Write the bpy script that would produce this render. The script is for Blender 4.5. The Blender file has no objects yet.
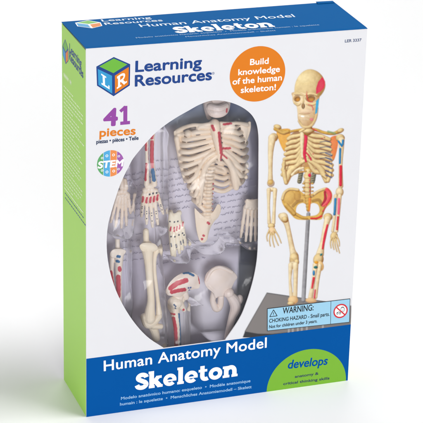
import bpy, bmesh, math, random
import numpy as np
from mathutils import Vector, Matrix
from mathutils.geometry import tessellate_polygon
random.seed(4)
S = 0.001                                   # everything below is written in millimetres
SC = bpy.context.scene
COL = SC.collection

# ------------------------------------------------------------------ camera
F_PX = 1935.4967
CAM = np.array([-368.284, -1314.855, 728.993])
MR = np.array([[0.94465335, -0.32724649, 0.0232333],     # rows: image right, image down, forward
               [-0.10231919, -0.3611664, -0.92687087],
               [0.31170633, 0.87319446, -0.37466064]])
cd = bpy.data.cameras.new('camera')
cam = bpy.data.objects.new('camera', cd); COL.objects.link(cam)
cd.sensor_width = 36; cd.sensor_fit = 'HORIZONTAL'
cd.lens = 36 * F_PX / 423.0
cd.clip_start = 0.05; cd.clip_end = 60
m4 = Matrix(((MR[0][0], -MR[1][0], -MR[2][0]), (MR[0][1], -MR[1][1], -MR[2][1]), (MR[0][2], -MR[1][2], -MR[2][2]))).to_4x4()
m4.translation = Vector(CAM * S)
cam.matrix_world = m4
SC.camera = cam

# ------------------------------------------------------------------ world and lamps
w = bpy.data.worlds.new('World'); SC.world = w; w.use_nodes = True
bg = w.node_tree.nodes['Background']
bg.inputs[0].default_value = (1, 1, 1, 1); bg.inputs[1].default_value = 0.12

def area(name, loc, target, size, power, size_y=None, col=(1, 1, 1)):
    l = bpy.data.lights.new(name, 'AREA'); l.energy = power; l.color = col
    l.shape = 'RECTANGLE'; l.size = size; l.size_y = size_y or size
    o = bpy.data.objects.new(name, l); COL.objects.link(o)
    o.location = loc
    o.rotation_euler = (Vector(target) - Vector(loc)).to_track_quat('-Z', 'Y').to_euler()
    return o
area('overhead_softbox', (0.80, -0.40, 2.2), (0.10, 0.05, 0.0), 0.9, 38, 0.9)
area('front_softbox', (-0.30, -2.0, 0.38), (0.1, 0, 0.14), 0.6, 21, 0.6)
area('side_fill', (-2.2, 0.25, 0.22), (0.0, 0.03, 0.15), 0.5, 13, 0.36)  # added low fill that brightens the green side and only grazes the floor
area('background_fill', (0.3, 2.2, 1.5), (0.3, 1.5, 0.0), 2.4, 23, 0.8)  # added fill that whitens the sweep behind the box

SC.view_settings.view_transform = 'Standard'
SC.view_settings.look = 'None'
SC.view_settings.exposure = 0.0
SC.view_settings.gamma = 1.0
SC.cycles.transparent_max_bounces = 16
SC.cycles.max_bounces = 8

# ------------------------------------------------------------------ projection between a pixel of the photograph and a plane of the box
def ray(px, py):
    return MR.T @ np.array([(px - 211.5) / F_PX, (py - 211.5) / F_PX, 1.0])
def hit(px, py, ax, val):
    d = ray(px, py); t = (val - CAM[ax]) / d[ax]
    return CAM + d * t
def at(px, py, y):
    p = hit(px, py, 1, y); return Vector((p[0], p[1], p[2]))
def to_px(P):
    q = (np.asarray(P) - CAM) @ MR.T
    return F_PX * q[..., 0] / q[..., 2] + 211.5, F_PX * q[..., 1] / q[..., 2] + 211.5

W, D, H = 224.8, 68.4, 305.3
ZTR = 303.4                                    # the top front edge sags a little to the right
def top_z(x, y):
    a = 305.3 * (1 - x / W) + ZTR * x / W
    return a * (1 - y / D) + 305.6 * y / D
class Face:
    """maps u,v (mm) on a face of the box to 3-D, k = layers of 0.01 mm"""
    def __init__(s, kind): s.kind = kind
    def uv(s, px, py):
        if s.kind == 'front': p = hit(px, py, 1, 0.0); return p[0], p[2]
        if s.kind == 'left': p = hit(px, py, 0, 0.0); return D - p[1], p[2]
        p = hit(px, py, 2, 305.2)
        for i in range(4): p = hit(px, py, 2, top_z(p[0], p[1]))
        return p[0], p[1]
    def xyz(s, u, v, k):
        e = 0.03 + 0.01 * k
        if s.kind == 'front': return Vector((u, -e, v))
        if s.kind == 'left': return Vector((-e, D - u, v))
        return Vector((u, v, top_z(u, v) + 0.35 + e))
FRONT, LEFT, TOP = Face('front'), Face('left'), Face('top')

# ------------------------------------------------------------------ materials
def lin(c):
    return tuple(((v / 255) / 12.92 if v / 255 <= 0.04045 else ((v / 255 + 0.055) / 1.055) ** 2.4) for v in c[:3])
def mat(name, rgb, rough=0.5, bump=0.0, bscale=400, var=0.0, vscale=30, coat=0.0, metal=0.0, spec=0.5, sss=0.0, ior=1.5):
    m = bpy.data.materials.new(name); m.use_nodes = True
    nt = m.node_tree; b = nt.nodes['Principled BSDF']
    b.inputs['Base Color'].default_value = (*rgb, 1)
    b.inputs['Roughness'].default_value = rough
    b.inputs['IOR'].default_value = ior
    b.inputs['Metallic'].default_value = metal
    b.inputs['Specular IOR Level'].default_value = spec
    b.inputs['Coat Weight'].default_value = coat
    b.inputs['Coat Roughness'].default_value = 0.25
    if sss:
        b.inputs['Subsurface Weight'].default_value = sss
        b.inputs['Subsurface Radius'].default_value = (1, 0.7, 0.5)
        b.inputs['Subsurface Scale'].default_value = 0.002
    tc = nt.nodes.new('ShaderNodeTexCoord')
    n = nt.nodes.new('ShaderNodeTexNoise'); n.inputs['Scale'].default_value = vscale; n.inputs['Detail'].default_value = 4
    nt.links.new(tc.outputs['Object'], n.inputs['Vector'])
    r = nt.nodes.new('ShaderNodeMapRange')
    r.inputs['To Min'].default_value = 1 - var; r.inputs['To Max'].default_value = 1 + var
    nt.links.new(n.outputs['Fac'], r.inputs['Value'])
    mx = nt.nodes.new('ShaderNodeMix'); mx.data_type = 'RGBA'; mx.blend_type = 'MULTIPLY'
    mx.inputs[0].default_value = 1; mx.inputs[6].default_value = (*rgb, 1)
    nt.links.new(r.outputs[0], mx.inputs[7])
    nt.links.new(mx.outputs[2], b.inputs['Base Color'])
    if bump:
        n2 = nt.nodes.new('ShaderNodeTexNoise'); n2.inputs['Scale'].default_value = bscale
        nt.links.new(tc.outputs['Object'], n2.inputs['Vector'])
        bp = nt.nodes.new('ShaderNodeBump'); bp.inputs['Strength'].default_value = bump; bp.inputs['Distance'].default_value = 0.001
        nt.links.new(n2.outputs['Fac'], bp.inputs['Height']); nt.links.new(bp.outputs[0], b.inputs['Normal'])
    return m
def ink(name, rgb, **k):
    k.setdefault('spec', 0.2); k.setdefault('rough', 0.42); k.setdefault('var', 0.015); k.setdefault('bump', 0.05); k.setdefault('bscale', 60)
    return mat(name, lin(rgb), **k)
M = {
    'card': ink('white_card', (226, 226, 230)),
    'inside': ink('white_board', (246, 246, 248), rough=0.7),
    'kraft': ink('card_inside', (205, 205, 210), rough=0.7),
    'blue': ink('blue_print', (0, 84, 160), spec=0.1, rough=0.5, ior=1.3),
    'topblue': ink('top_blue_print', (10, 92, 156), rough=0.6, ior=1.12),
    'green': ink('side_green_print', (166, 216, 92)),
    'lime': ink('lime_print', (124, 182, 54)),
    'navy': ink('navy_print', (27, 66, 136)),
    'softwhite': ink('top_white_print', (214, 228, 242)),
    'white': ink('white_print', (246, 246, 248)),
    'orange': ink('orange_print', (222, 124, 26)),
    'purple': ink('purple_print', (146, 70, 158)),
    'dkpurple': ink('dark_purple_print', (112, 72, 150)),
    'cyan': ink('cyan_print', (52, 152, 205)),
    'stemgreen': ink('stem_green_print', (96, 168, 106)),
    'stemblue': ink('stem_blue_print', (82, 168, 218)),
    'stemorange': ink('stem_orange_print', (232, 142, 80)),
    'stempurple': ink('stem_purple_print', (158, 92, 170)),
    'leaf': ink('leaf_green_print', (108, 180, 62)),
    'grey': ink('grey_print', (84, 96, 128)),
    'ink': ink('dark_text_print', (42, 58, 92)),
    'black': ink('black_print', (32, 38, 44)),
    'paleblue': ink('pale_blue_sticker', (158, 206, 232)),
    'red': ink('red_print', (212, 40, 52)),
    'sidewhite': ink('side_small_text_print', (226, 242, 200)),
    'topwhite': ink('top_small_text_print', (150, 190, 225)),
    'smallblue': ink('band_small_text_print', (150, 190, 225)),
}

# ------------------------------------------------------------------ object helpers
def tag(o, label=None, cat=None, group=None, kind=None):
    if label: o['label'] = label
    if cat: o['category'] = cat
    if group: o['group'] = group
    if kind: o['kind'] = kind
    return o
def empty(name, loc=(0, 0, 0)):
    o = bpy.data.objects.new(name, None); COL.objects.link(o)
    o.location = Vector(loc) * S; o.empty_display_size = 0.02
    return o
def link(name, me, parent=None):
    o = bpy.data.objects.new(name, me); COL.objects.link(o)
    if parent: o.parent = parent
    return o
def mesh(name, verts, faces, mats, mi=None, parent=None, smooth=False):
    off = Vector((0, 0, 0))
    me = bpy.data.meshes.new(name)
    me.from_pydata([(v[0] * S, v[1] * S, v[2] * S) for v in verts], [], faces)
    for m in (mats if isinstance(mats, (list, tuple)) else [mats]): me.materials.append(m)
    if mi is not None: me.polygons.foreach_set('material_index', mi)
    if smooth: me.polygons.foreach_set('use_smooth', [True] * len(me.polygons))
    me.update()
    return link(name, me, parent)
def catmull(pts, n=6, closed=False):
    pts = [tuple(map(float, p)) for p in pts]; out = []; L = len(pts)
    rng = range(L) if closed else range(L - 1)
    for i in rng:
        if closed: p0, p1, p2, p3 = pts[i - 1], pts[i], pts[(i + 1) % L], pts[(i + 2) % L]
        else: p0, p1, p2, p3 = pts[max(i - 1, 0)], pts[i], pts[i + 1], pts[min(i + 2, L - 1)]
        for j in range(n):
            t = j / n
            out.append(tuple(0.5 * (2 * b + (c - a) * t + (2 * a - 5 * b + 4 * c - d) * t * t + (3 * b - a - 3 * c + d) * t ** 3)
                             for a, b, c, d in zip(p0, p1, p2, p3)))
    if not closed: out.append(pts[-1])
    return out

# ------------------------------------------------------------------ flat print: polygons, strokes and lettering on a face of the box
_glyph = {}
def text_mesh(s, offset=0.0, shear=0.0, space=1.0):
    key = (s, offset, shear, space)
    if key in _glyph: return _glyph[key]
    c = bpy.data.curves.new('t', 'FONT'); c.body = s; c.offset = offset; c.shear = shear; c.space_character = space
    c.resolution_u = 5
    o = bpy.data.objects.new('t', c); COL.objects.link(o)
    bpy.context.view_layer.update()
    me = o.evaluated_get(bpy.context.evaluated_depsgraph_get()).to_mesh()
    v = [(p.co.x, p.co.y) for p in me.vertices]; f = [tuple(q.vertices) for q in me.polygons]
    o.to_mesh_clear() if hasattr(o, 'to_mesh_clear') else None
    bpy.data.objects.remove(o); bpy.data.curves.remove(c)
    _glyph[key] = (v, f); return _glyph[key]

class Print:
    def __init__(s, face, k=1): s.f = face; s.k = k; s.v = []; s.fc = []; s.mi = []; s.m = []
    def _m(s, m):
        m = M[m]
        if m not in s.m: s.m.append(m)
        return s.m.index(m)
    def add(s, uv, faces, m, dk=1.0):
        b = len(s.v); s.k += dk
        s.v += [s.f.xyz(u, v, s.k) for u, v in uv]
        i = s._m(m)
        for f in faces: s.fc.append([b + q for q in f]); s.mi.append(i)
    def poly(s, uv, m):
        t = tessellate_polygon([[Vector((a, b, 0)) for a, b in uv]])
        s.add(uv, [tuple(x) for x in t], m)
    def polypx(s, pts, m): s.poly([s.f.uv(*p) for p in pts], m)
    def circle(s, cu, cv, r, m, n=64, ry=None):
        s.add([(cu + r * math.cos(a * 2 * math.pi / n), cv + (ry or r) * math.sin(a * 2 * math.pi / n)) for a in range(n)], [tuple(range(n))], m)
    def ring(s, cu, cv, r0, r1, m, n=64, a0=0, a1=2 * math.pi, sy=1):
        v = []; f = []
        for i in range(n + 1):
            a = a0 + (a1 - a0) * i / n
            v += [(cu + r0 * math.cos(a), cv + sy * r0 * math.sin(a)), (cu + r1 * math.cos(a), cv + sy * r1 * math.sin(a))]
        for i in range(n): f.append((2 * i, 2 * i + 1, 2 * i + 3, 2 * i + 2))
        s.add(v, f, m)
    def stroke(s, pts, wd, m, tf=lambda p: p, dk=0.3):
        """one ribbon along pts (local units), tf maps local points to u,v"""
        P = [Vector(p[:2]) for p in pts]; n = len(P); v = []
        for i in range(n):
            loop = (P[0] - P[-1]).length < 1e-6 and n > 4
            a = P[i - 1 if i else (n - 2 if loop else 0)]; b = P[i + 1 if i < n - 1 else (1 if loop else n - 1)]; t = (b - a)
            if t.length < 1e-9: t = Vector((1, 0))
            t.normalize(); nn = Vector((-t.y, t.x))
            ww = (wd[i] if isinstance(wd, (list, tuple)) else wd) / 2
            if 0 < i < n - 1:
                d1 = (P[i] - P[i - 1]).normalized(); d2 = (P[i + 1] - P[i]).normalized()
                c = math.sqrt(max((1 + d1.dot(d2)) / 2, 0.25)); ww /= c
            v += [tf(tuple(P[i] + nn * ww)), tf(tuple(P[i] - nn * ww))]
        s.add(v, [(2 * i, 2 * i + 1, 2 * i + 3, 2 * i + 2) for i in range(n - 1)], m, dk)
    def text(s, txt, p0, p1, m, bold=0.0, hscale=None, shear=0.0, px=True, offset=0.0, cap=None, rot=0.0, space=1.0):
        """txt with its baseline from p0 to p1 (pixels of the photograph, or u,v), cap = height of the capitals in mm"""
        v, f = text_mesh(txt, offset, shear, space)
        if px: p0 = s.f.uv(*p0); p1 = s.f.uv(*p1)
        x0 = min(a for a, b in v); x1 = max(a for a, b in v)
        du, dv = p1[0] - p0[0], p1[1] - p0[1]; L = math.hypot(du, dv)
        sx = L / (x1 - x0); sy = (cap / 0.69) if cap else sx
        ex = (du / L, dv / L); ey = (-ex[1], ex[0])
        if s.f.kind == 'top' : pass
        offs = [(0, 0)]
        if bold:
            n = 12 if bold > 0.25 else 8
            offs += [(bold * math.cos(2 * math.pi * i / n), bold * math.sin(2 * math.pi * i / n)) for i in range(n)]
        for ox, oy in offs:
            uv = []
            for a, b in v:
                a = (a - x0) * sx + ox; b = b * sy + oy
                uv.append((p0[0] + ex[0] * a + ey[0] * b, p0[1] + ex[1] * a + ey[1] * b))
            s.add(uv, f, m, 0.15)
    def done(s, name, parent, label=None):
        o = mesh(name, s.v, s.fc, s.m, s.mi, parent)
        if label: o['label'] = label
        return o

# ------------------------------------------------------------------ floor: one white seamless sweep
prof = [(-6, 0)] + [(1.6 + 0.9 * math.sin(a * math.pi / 2 / 16), 0.9 - 0.9 * math.cos(a * math.pi / 2 / 16)) for a in range(17)] + [(2.5, 5)]
vv = []; ff = []
for i, (y, z) in enumerate(prof):
    vv += [(-6000, y * 1000, z * 1000), (6000, y * 1000, z * 1000)]
for i in range(len(prof) - 1): ff.append((2 * i, 2 * i + 1, 2 * i + 3, 2 * i + 2))
fl = mesh('floor', vv, ff, mat('white_sweep', (0.93, 0.93, 0.93), rough=0.55, spec=0.3, var=0.005, vscale=3), smooth=True)
tag(fl, 'seamless white studio sweep the box stands on', 'floor', kind='structure')

# ------------------------------------------------------------------ the box
BOX = empty('product_box')
tag(BOX, 'upright blue, green and white cardboard toy box with a large oval window on its front', 'box')
T = 0.9
WINDOW_A = [(225, 340.2), (239, 319.5), (246, 303.6), (252, 284.5), (255.7, 268), (257.6, 252), (258.1, 232), (258.3, 200), (258.6, 160), (258.2, 132),
            (253.6, 117.5), (243, 107.8), (228.8, 102), (213.5, 100.4), (200.5, 104.2), (188.6, 110.6), (176.8, 117.3), (165, 125.2), (152.7, 135.6), (135, 156),
            (128.5, 167), (119.5, 186.5), (110.6, 214.6), (107.8, 227), (106.7, 241), (107.6, 258), (111.5, 277), (119.2, 297.7), (132, 319.4), (147, 336.6), (164, 348.2)]
hole = [FRONT.uv(*p) for p in catmull(WINDOW_A, 6)]
outer = [(0, 0), (W, 0), (W, ZTR), (0, 305.3)]
def sheet_with_hole(name, outer, hole, y0, y1, mats, parent):
    tri = tessellate_polygon([[Vector((a, b, 0)) for a, b in outer], [Vector((a, b, 0)) for a, b in hole]])
    P = outer + hole; n = len(P)
    v = [(a, y0, b) for a, b in P] + [(a, y1, b) for a, b in P]
    f = [tuple(t) for t in tri] + [tuple(q + n for q in t) for t in tri]; mi = [0] * len(tri) + [1] * len(tri)
    for s0, L in ((0, len(outer)), (len(outer), len(hole))):
        for i in range(L):
            a, b = s0 + i, s0 + (i + 1) % L; f.append((a, b, b + n, a + n)); mi.append(0)
    o = mesh(name, v, f, mats, mi, parent)
    bm = bmesh.new(); bm.from_mesh(o.data); bmesh.ops.recalc_face_normals(bm, faces=bm.faces); bm.to_mesh(o.data); bm.free()
    return o
front = sheet_with_hole('front_panel', outer, hole, 0, T, [M['card'], M['kraft']], BOX)
front['label'] = 'white front panel with blue lower band and oval window'

def slab(name, quad, n, t, m, parent, nu=1, nv=1):
    """quad: 4 corner points, n: inward direction, t: thickness"""
    a, b, c, d = [Vector(q) for q in quad]; n = Vector(n)
    v = []; f = []
    for k in (0, 1):
        for j in range(nv + 1):
            for i in range(nu + 1):
                s_, t_ = i / nu, j / nv
                v.append(a * (1 - s_) * (1 - t_) + b * s_ * (1 - t_) + c * s_ * t_ + d * (1 - s_) * t_ + n * t * k)
    N = (nu + 1) * (nv + 1)
    ix = lambda i, j, k: k * N + j * (nu + 1) + i
    for j in range(nv):
        for i in range(nu):
            f.append((ix(i, j, 0), ix(i + 1, j, 0), ix(i + 1, j + 1, 0), ix(i, j + 1, 0)))
            f.append((ix(i, j, 1), ix(i, j + 1, 1), ix(i + 1, j + 1, 1), ix(i + 1, j, 1)))
    for i in range(nu):
        f.append((ix(i, 0, 0), ix(i, 0, 1), ix(i + 1, 0, 1), ix(i + 1, 0, 0))); f.append((ix(i, nv, 0), ix(i + 1, nv, 0), ix(i + 1, nv, 1), ix(i, nv, 1)))
    for j in range(nv):
        f.append((ix(0, j, 0), ix(0, j + 1, 0), ix(0, j + 1, 1), ix(0, j, 1))); f.append((ix(nu, j, 0), ix(nu, j, 1), ix(nu, j + 1, 1), ix(nu, j + 1, 0)))
    mi_ = [1 if (q < 2 * nu * nv and q % 2) else 0 for q in range(len(f))]
    o = mesh(name, v, f, [m, M['inside']], mi_, parent)
    bm = bmesh.new(); bm.from_mesh(o.data); bmesh.ops.recalc_face_normals(bm, faces=bm.faces); bm.to_mesh(o.data); bm.free()
    return o
e = 0.02
left = slab('side_panel', [(0, T + e, 0), (0, D, 0), (0, D, 305.0), (0, T + e, 304.8)], (1, 0, 0), T, M['green'], BOX)
left['label'] = 'green side panel with small white print'
slab('side_panel', [(W, T + e, 0), (W, D, 0), (W, D, 305.0), (W, T + e, 302.9)], (-1, 0, 0), T, M['green'], BOX)['label'] = 'green side panel on the far side'
slab('back_panel', [(T + e, D, 0), (W - T - e, D, 0), (W - T - e, D, 304.8), (T + e, D, 304.8)], (0, -1, 0), T, M['card'], BOX)
slab('bottom_panel', [(T + e, T + e, 0.4), (W - T - e, T + e, 0.4), (W - T - e, D - T - e, 0.4), (T + e, D - T - e, 0.4)], (0, 0, 1), T, M['blue'], BOX)
# top flap: follows the sagging edge, its front edge rolls over the front panel, tuck notch at the back right
def top_panel():
    nu, nv = 40, 18
    v = []; f = []
    for k in (0, 1):
        for j in range(nv + 1):
            for i in range(nu + 1):
                x = -0.25 + (W + 0.45) * i / nu; y = -0.12 + (D + 0.1) * j / nv
                z = top_z(x, y) + 0.35
                z += 0.35 * math.sin(math.pi * i / nu) * math.sin(math.pi * j / nv)        # the card bellies up a trace
                if j == 0: z -= 0.25
                v.append((x, y, z - 0.3 * k))
    N = (nu + 1) * (nv + 1); ix = lambda i, j, k: k * N + j * (nu + 1) + i
    for j in range(nv):
        for i in range(nu):
            f.append((ix(i, j, 0), ix(i + 1, j, 0), ix(i + 1, j + 1, 0), ix(i, j + 1, 0)))
            f.append((ix(i, j, 1), ix(i, j + 1, 1), ix(i + 1, j + 1, 1), ix(i + 1, j, 1)))
    for i in range(nu):
        f.append((ix(i, 0, 0), ix(i, 0, 1), ix(i + 1, 0, 1), ix(i + 1, 0, 0))); f.append((ix(i, nv, 0), ix(i + 1, nv, 0), ix(i + 1, nv, 1), ix(i, nv, 1)))
    for j in range(nv):
        f.append((ix(0, j, 0), ix(0, j + 1, 0), ix(0, j + 1, 1), ix(0, j, 1))); f.append((ix(nu, j, 0), ix(nu, j, 1), ix(nu, j + 1, 1), ix(nu, j + 1, 0)))
    return mesh('top_flap', v, f, M['topblue'], None, BOX, smooth=False)
_old = Face.xyz
def _xyz(s, u, v, k):
    p = _old(s, u, v, k)
    if s.kind == 'top': p.z += 0.36 * math.sin(math.pi * min(max(u / W, 0), 1)) * math.sin(math.pi * min(max(v / D, 0), 1)) + 0.03
    return p
Face.xyz = _xyz
top = top_panel(); top['label'] = 'blue top flap with white lettering'
# raised ends of the tuck slot at the back edge of the top
v = [(x, y, z) for x, y, z in [(W - 15, D - 3.5, 306.0), (W - 0.5, D - 3.5, 306.0), (W - 0.5, D + 0.5, 306.5), (W - 15, D + 0.5, 306.5),
                               (W - 15, D - 3.5, 306.5), (W - 0.5, D - 3.5, 306.4), (W - 0.5, D + 0.5, 306.6), (W - 15, D + 0.5, 306.9)]]
mesh('tuck_tab', v, [(0, 1, 2, 3), (4, 7, 6, 5), (0, 4, 5, 1), (1, 5, 6, 2), (2, 6, 7, 3), (3, 7, 4, 0)], M['topblue'], None, BOX)['label'] = 'small raised end of the tuck slot at the back edge'
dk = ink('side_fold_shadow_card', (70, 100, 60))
# thin dark strip painted as the shadow in the gap under the top flap
mesh('flap_shadow_line', [(-0.12, 0.6, 303.6), (-0.12, D - 3, 304.6), (-0.12, D - 3, 305.1), (-0.12, 0.6, 305.0)], [(0, 1, 2, 3)], dk, None, BOX)

# ---- front: blue band
BL, BR = (87.0, 358.7), (351.2, 324.3)
p = Print(FRONT, 0)
u0, v0 = FRONT.uv(*BL); u1, v1 = FRONT.uv(*BR)
p.poly([(0.0, 0.0), (W, 0.0), (W, v1), (0.0, v0)], 'blue')
p.done('lower_band', front, 'blue band along the foot of the front panel')

def band_y(px): return BL[1] + (BR[1] - BL[1]) * (px - BL[0]) / (BR[0] - BL[0])

# title
p = Print(FRONT, 4)
p.text('Human Anatomy Model', (104.0, 371.0), (266.4, 347.4), 'white', bold=0.22, cap=9.0, space=1.04)
p.done('title_text', front)

# "Skeleton", heavy slab letters drawn as ribbons; x-height 1, capitals 1.42
def arc(cx, cy, rx, ry, a0, a1, n=20):
    return [(cx + rx * math.cos(math.radians(a0 + (a1 - a0) * i / n)), cy + ry * math.sin(math.radians(a0 + (a1 - a0) * i / n))) for i in range(n + 1)]
sw = 0.365
def slabS():
    c = catmull([(0.86, 1.00), (0.80, 1.14), (0.62, 1.24), (0.40, 1.23), (0.24, 1.08), (0.26, 0.90), (0.50, 0.74), (0.76, 0.58), (0.84, 0.38), (0.68, 0.20), (0.44, 0.16), (0.22, 0.24), (0.13, 0.42)], 5)
    return [(c, sw)], 1.0
def slabk():
    return [([(0.22, 0), (0.22, 1.45)], sw), ([(0.0, 0.11), (0.46, 0.11)], 0.22), ([(-0.02, 1.34), (0.3, 1.34)], 0.22),
            ([(0.3, 0.42), (0.74, 0.9)], 0.33), ([(0.46, 0.62), (0.86, 0.1)], 0.38), ([(0.56, 0.89), (1.0, 0.89)], 0.22), ([(0.66, 0.11), (1.08, 0.11)], 0.22)], 1.08
def slabe():
    return [(arc(0.51, 0.5, 0.36, 0.37, 0, 318, 30), sw - 0.05), ([(0.3, 0.45), (1.02, 0.45)], 0.15)], 1.04
def slabl():
    return [([(0.26, 0), (0.26, 1.45)], sw), ([(0.0, 0.11), (0.52, 0.11)], 0.22), ([(0.0, 1.34), (0.3, 1.34)], 0.22)], 0.54
def slabt():
    return [(catmull([(0.30, 1.3), (0.30, 0.8), (0.30, 0.4), (0.40, 0.2), (0.60, 0.15), (0.74, 0.2)], 5), sw - 0.02), ([(0.0, 0.89), (0.68, 0.89)], 0.22)], 0.76
def slabo():
    return [(arc(0.53, 0.5, 0.37, 0.365, 0, 360, 36), sw - 0.03)], 1.06
def slabn():
    return [([(0.28, 0), (0.28, 1.0)], sw), ([(0.0, 0.11), (0.54, 0.11)], 0.22), ([(0.0, 0.89), (0.3, 0.89)], 0.22),
            (catmull([(0.30, 0.66), (0.48, 0.83), (0.74, 0.84), (0.90, 0.66), (0.93, 0.4), (0.93, 0.0)], 5), sw - 0.01), ([(0.70, 0.11), (1.19, 0.11)], 0.22)], 1.2
def slab_word(pr, p0, p1, xh, m, gap=0.045):
    word = [slabS(), slabk(), slabe(), slabl(), slabe(), slabt(), slabo(), slabn()]
    tot = sum(a for _, a in word) + gap * (len(word) - 1)
    p0 = pr.f.uv(*p0); p1 = pr.f.uv(*p1)
    du, dv = p1[0] - p0[0], p1[1] - p0[1]; L = math.hypot(du, dv); sx = L / tot
    ex = (du / L, dv / L); ey = (-ex[1], ex[0]); x = 0
    for st, adv in word:
        for pts, wd in st:
            
            def tf(q, x=x):
                a = (x + q[0]) * sx; b = q[1] * xh
                return (p0[0] + ex[0] * a + ey[0] * b, p0[1] + ex[1] * a + ey[1] * b)
            pr.stroke(pts, wd, m, tf)
        x += adv + gap
p = Print(FRONT, 4)
slab_word(p, (135.2, 390.4), (237.6, 376.0), 10.4, 'white')
p.done('title_word', front)
p = Print(FRONT, 4)
p.text('Modelo anatómico humano: esqueleto  •  Modèle anatomique', (121.0, 399.8), (250.3, 382.0), 'smallblue', bold=0.09, cap=2.5)
p.text('humain : le squelette  •  Menschliches Anatomiemodell – Skelett', (120.0, 405.6), (251.5, 388.0), 'smallblue', bold=0.09, cap=2.5)
p.done('translation_text', front)

# green half round
p = Print(FRONT, 4)
gl = FRONT.uv(266.6, 391.2); gr_ = FRONT.uv(345.9, 380.2); gt = FRONT.uv(308.5, 349.3)
gc = ((gl[0] + gr_[0]) / 2, 0.02)
p.poly([(gc[0] + (gr_[0] - gl[0]) / 2 * math.cos(a * math.pi / 48), 0.02 + gt[1] * math.sin(a * math.pi / 48)) for a in range(49)], 'lime')
p.text('develops', (287.9, 368.6), (327.2, 364.4), 'blue', bold=0.25, cap=7.6, shear=0.12)
p.text('anatomy &', (294.8, 377.8), (318.3, 374.5), 'ink', bold=0.10, cap=2.3)
p.text('critical thinking skills', (283.2, 385.0), (329.3, 379.2), 'ink', bold=0.10, cap=2.3)
p.done('skills_badge', front, 'lime green half round badge at the foot of the front')

# ---- cube logo
def logo(pr, C, colours, tf=None, letters=True):
    """C: seven pixel points: top, left-up, centre, right-up, left-down, bottom, right-down"""
    t, lu, c, ru, ld, b, rd = [pr.f.uv(*q) for q in C]
    pr.poly([lu, t, ru, rd, b, ld], colours[3])
    def inset(q, s):
        cx = sum(a for a, _ in q) / 4; cy = sum(b for _, b in q) / 4
        return [(cx + (a - cx) * s, cy + (b_ - cy) * s) for a, b_ in q]
    pr.poly(inset([lu, t, ru, c], 0.83), colours[0])
    pr.poly(inset([lu, c, b, ld], 0.83), colours[1])
    pr.poly(inset([c, ru, rd, b], 0.83), colours[2])
    if not letters: return
    def quad(o, x, y):
        return lambda q: (o[0] + (x[0] - o[0]) * q[0] + (y[0] - o[0]) * q[1], o[1] + (x[1] - o[1]) * q[0] + (y[1] - o[1]) * q[1])
    qa = quad(ld, b, lu)
    for pts, wd in [([(0.43, 0.24), (0.43, 0.78)], 0.13), ([(0.28, 0.27), (0.76, 0.27)], 0.09), ([(0.28, 0.76), (0.58, 0.76)], 0.08), ([(0.73, 0.24), (0.73, 0.42)], 0.07)]:
        pr.stroke(pts, wd, 'white', qa)
    qb = quad(b, rd, c)
    for pts, wd in [([(0.34, 0.24), (0.34, 0.78)], 0.13), ([(0.2, 0.27), (0.48, 0.27)], 0.08),
                    (catmull([(0.22, 0.75), (0.5, 0.75), (0.66, 0.66), (0.6, 0.52), (0.36, 0.49)], 5), 0.10), ([(0.48, 0.5), (0.70, 0.24)], 0.12), ([(0.62, 0.27), (0.82, 0.27)], 0.08)]:
        pr.stroke(pts, wd, 'white', qb)
p = Print(FRONT, 1)
logo(p, [(113.8, 57.0), (96.3, 66.6), (113.4, 74.7), (130.2, 64.2), (97.0, 85.6), (113.6, 96.2), (129.8, 85.4)], ['leaf', 'cyan', 'orange', 'navy'])
p.done('cube_logo', front, 'cube shaped logo with a green top and letters L and R on its faces')
p = Print(FRONT, 1)
p.text('Learning', (135.6, 71.8), (201.3, 67.2), 'navy', bold=0.36, cap=8.3)
p.text('Resources', (135.2, 86.2), (211.4, 79.6), 'navy', bold=0.36, cap=8.5)
cu, cv = FRONT.uv(213.2, 73.3); p.ring(cu, cv, 0.75, 1.0, 'navy', 20); p.circle(cu, cv, 0.3, 'navy', 10)
p.done('brand_text', front)

# ---- 41 pieces
p = Print(FRONT, 1)
p.text('4', (104.0, 125.6), (116.6, 124.9), 'purple', bold=0.8, cap=12.8)
def one_tf(q):
    a = FRONT.uv(118.6, 125.0); return (a[0] + q[0], a[1] + q[1])
p.stroke([(5.2, 0), (5.2, 14.6)], 3.1, 'purple', one_tf); p.stroke([(1.3, 1.2), (8.9, 1.2)], 2.6, 'purple', one_tf); p.stroke([(1.2, 10.6), (5.4, 14.0)], 2.5, 'purple', one_tf)
p.text('pieces', (99.7, 136.6), (135.2, 134.4), 'orange', bold=0.26, cap=6.4)
p.text('piezas • pièces • Teile', (96.4, 143.6), (138.4, 139.6), 'ink', bold=0.13, cap=2.9)
p.done('piece_count_text', front)

# ---- STEM roundel
p = Print(FRONT, 1)
cu, cv = FRONT.uv(110.4, 163.4); R_ = 10.6
cols = ['stemgreen', 'stemblue', 'stemorange', 'stempurple']
for i, c in enumerate(cols):
    x0 = -R_ + i * R_ / 2; x1 = x0 + R_ / 2 - (0.0 if i == 3 else 0.35)
    pts = []
    for j in range(13):
        x = x0 + (x1 - x0) * j / 12; pts.append((cu + x, cv + math.sqrt(max(R_ * R_ - x * x, 0))))
    for j in range(12, -1, -1):
        x = x0 + (x1 - x0) * j / 12; pts.append((cu + x, cv - math.sqrt(max(R_ * R_ - x * x, 0))))
    pts = [q for n_, q in enumerate(pts) if n_ == 0 or (abs(q[0] - pts[n_ - 1][0]) + abs(q[1] - pts[n_ - 1][1])) > 1e-4]
    p.poly(pts, c)
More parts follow.
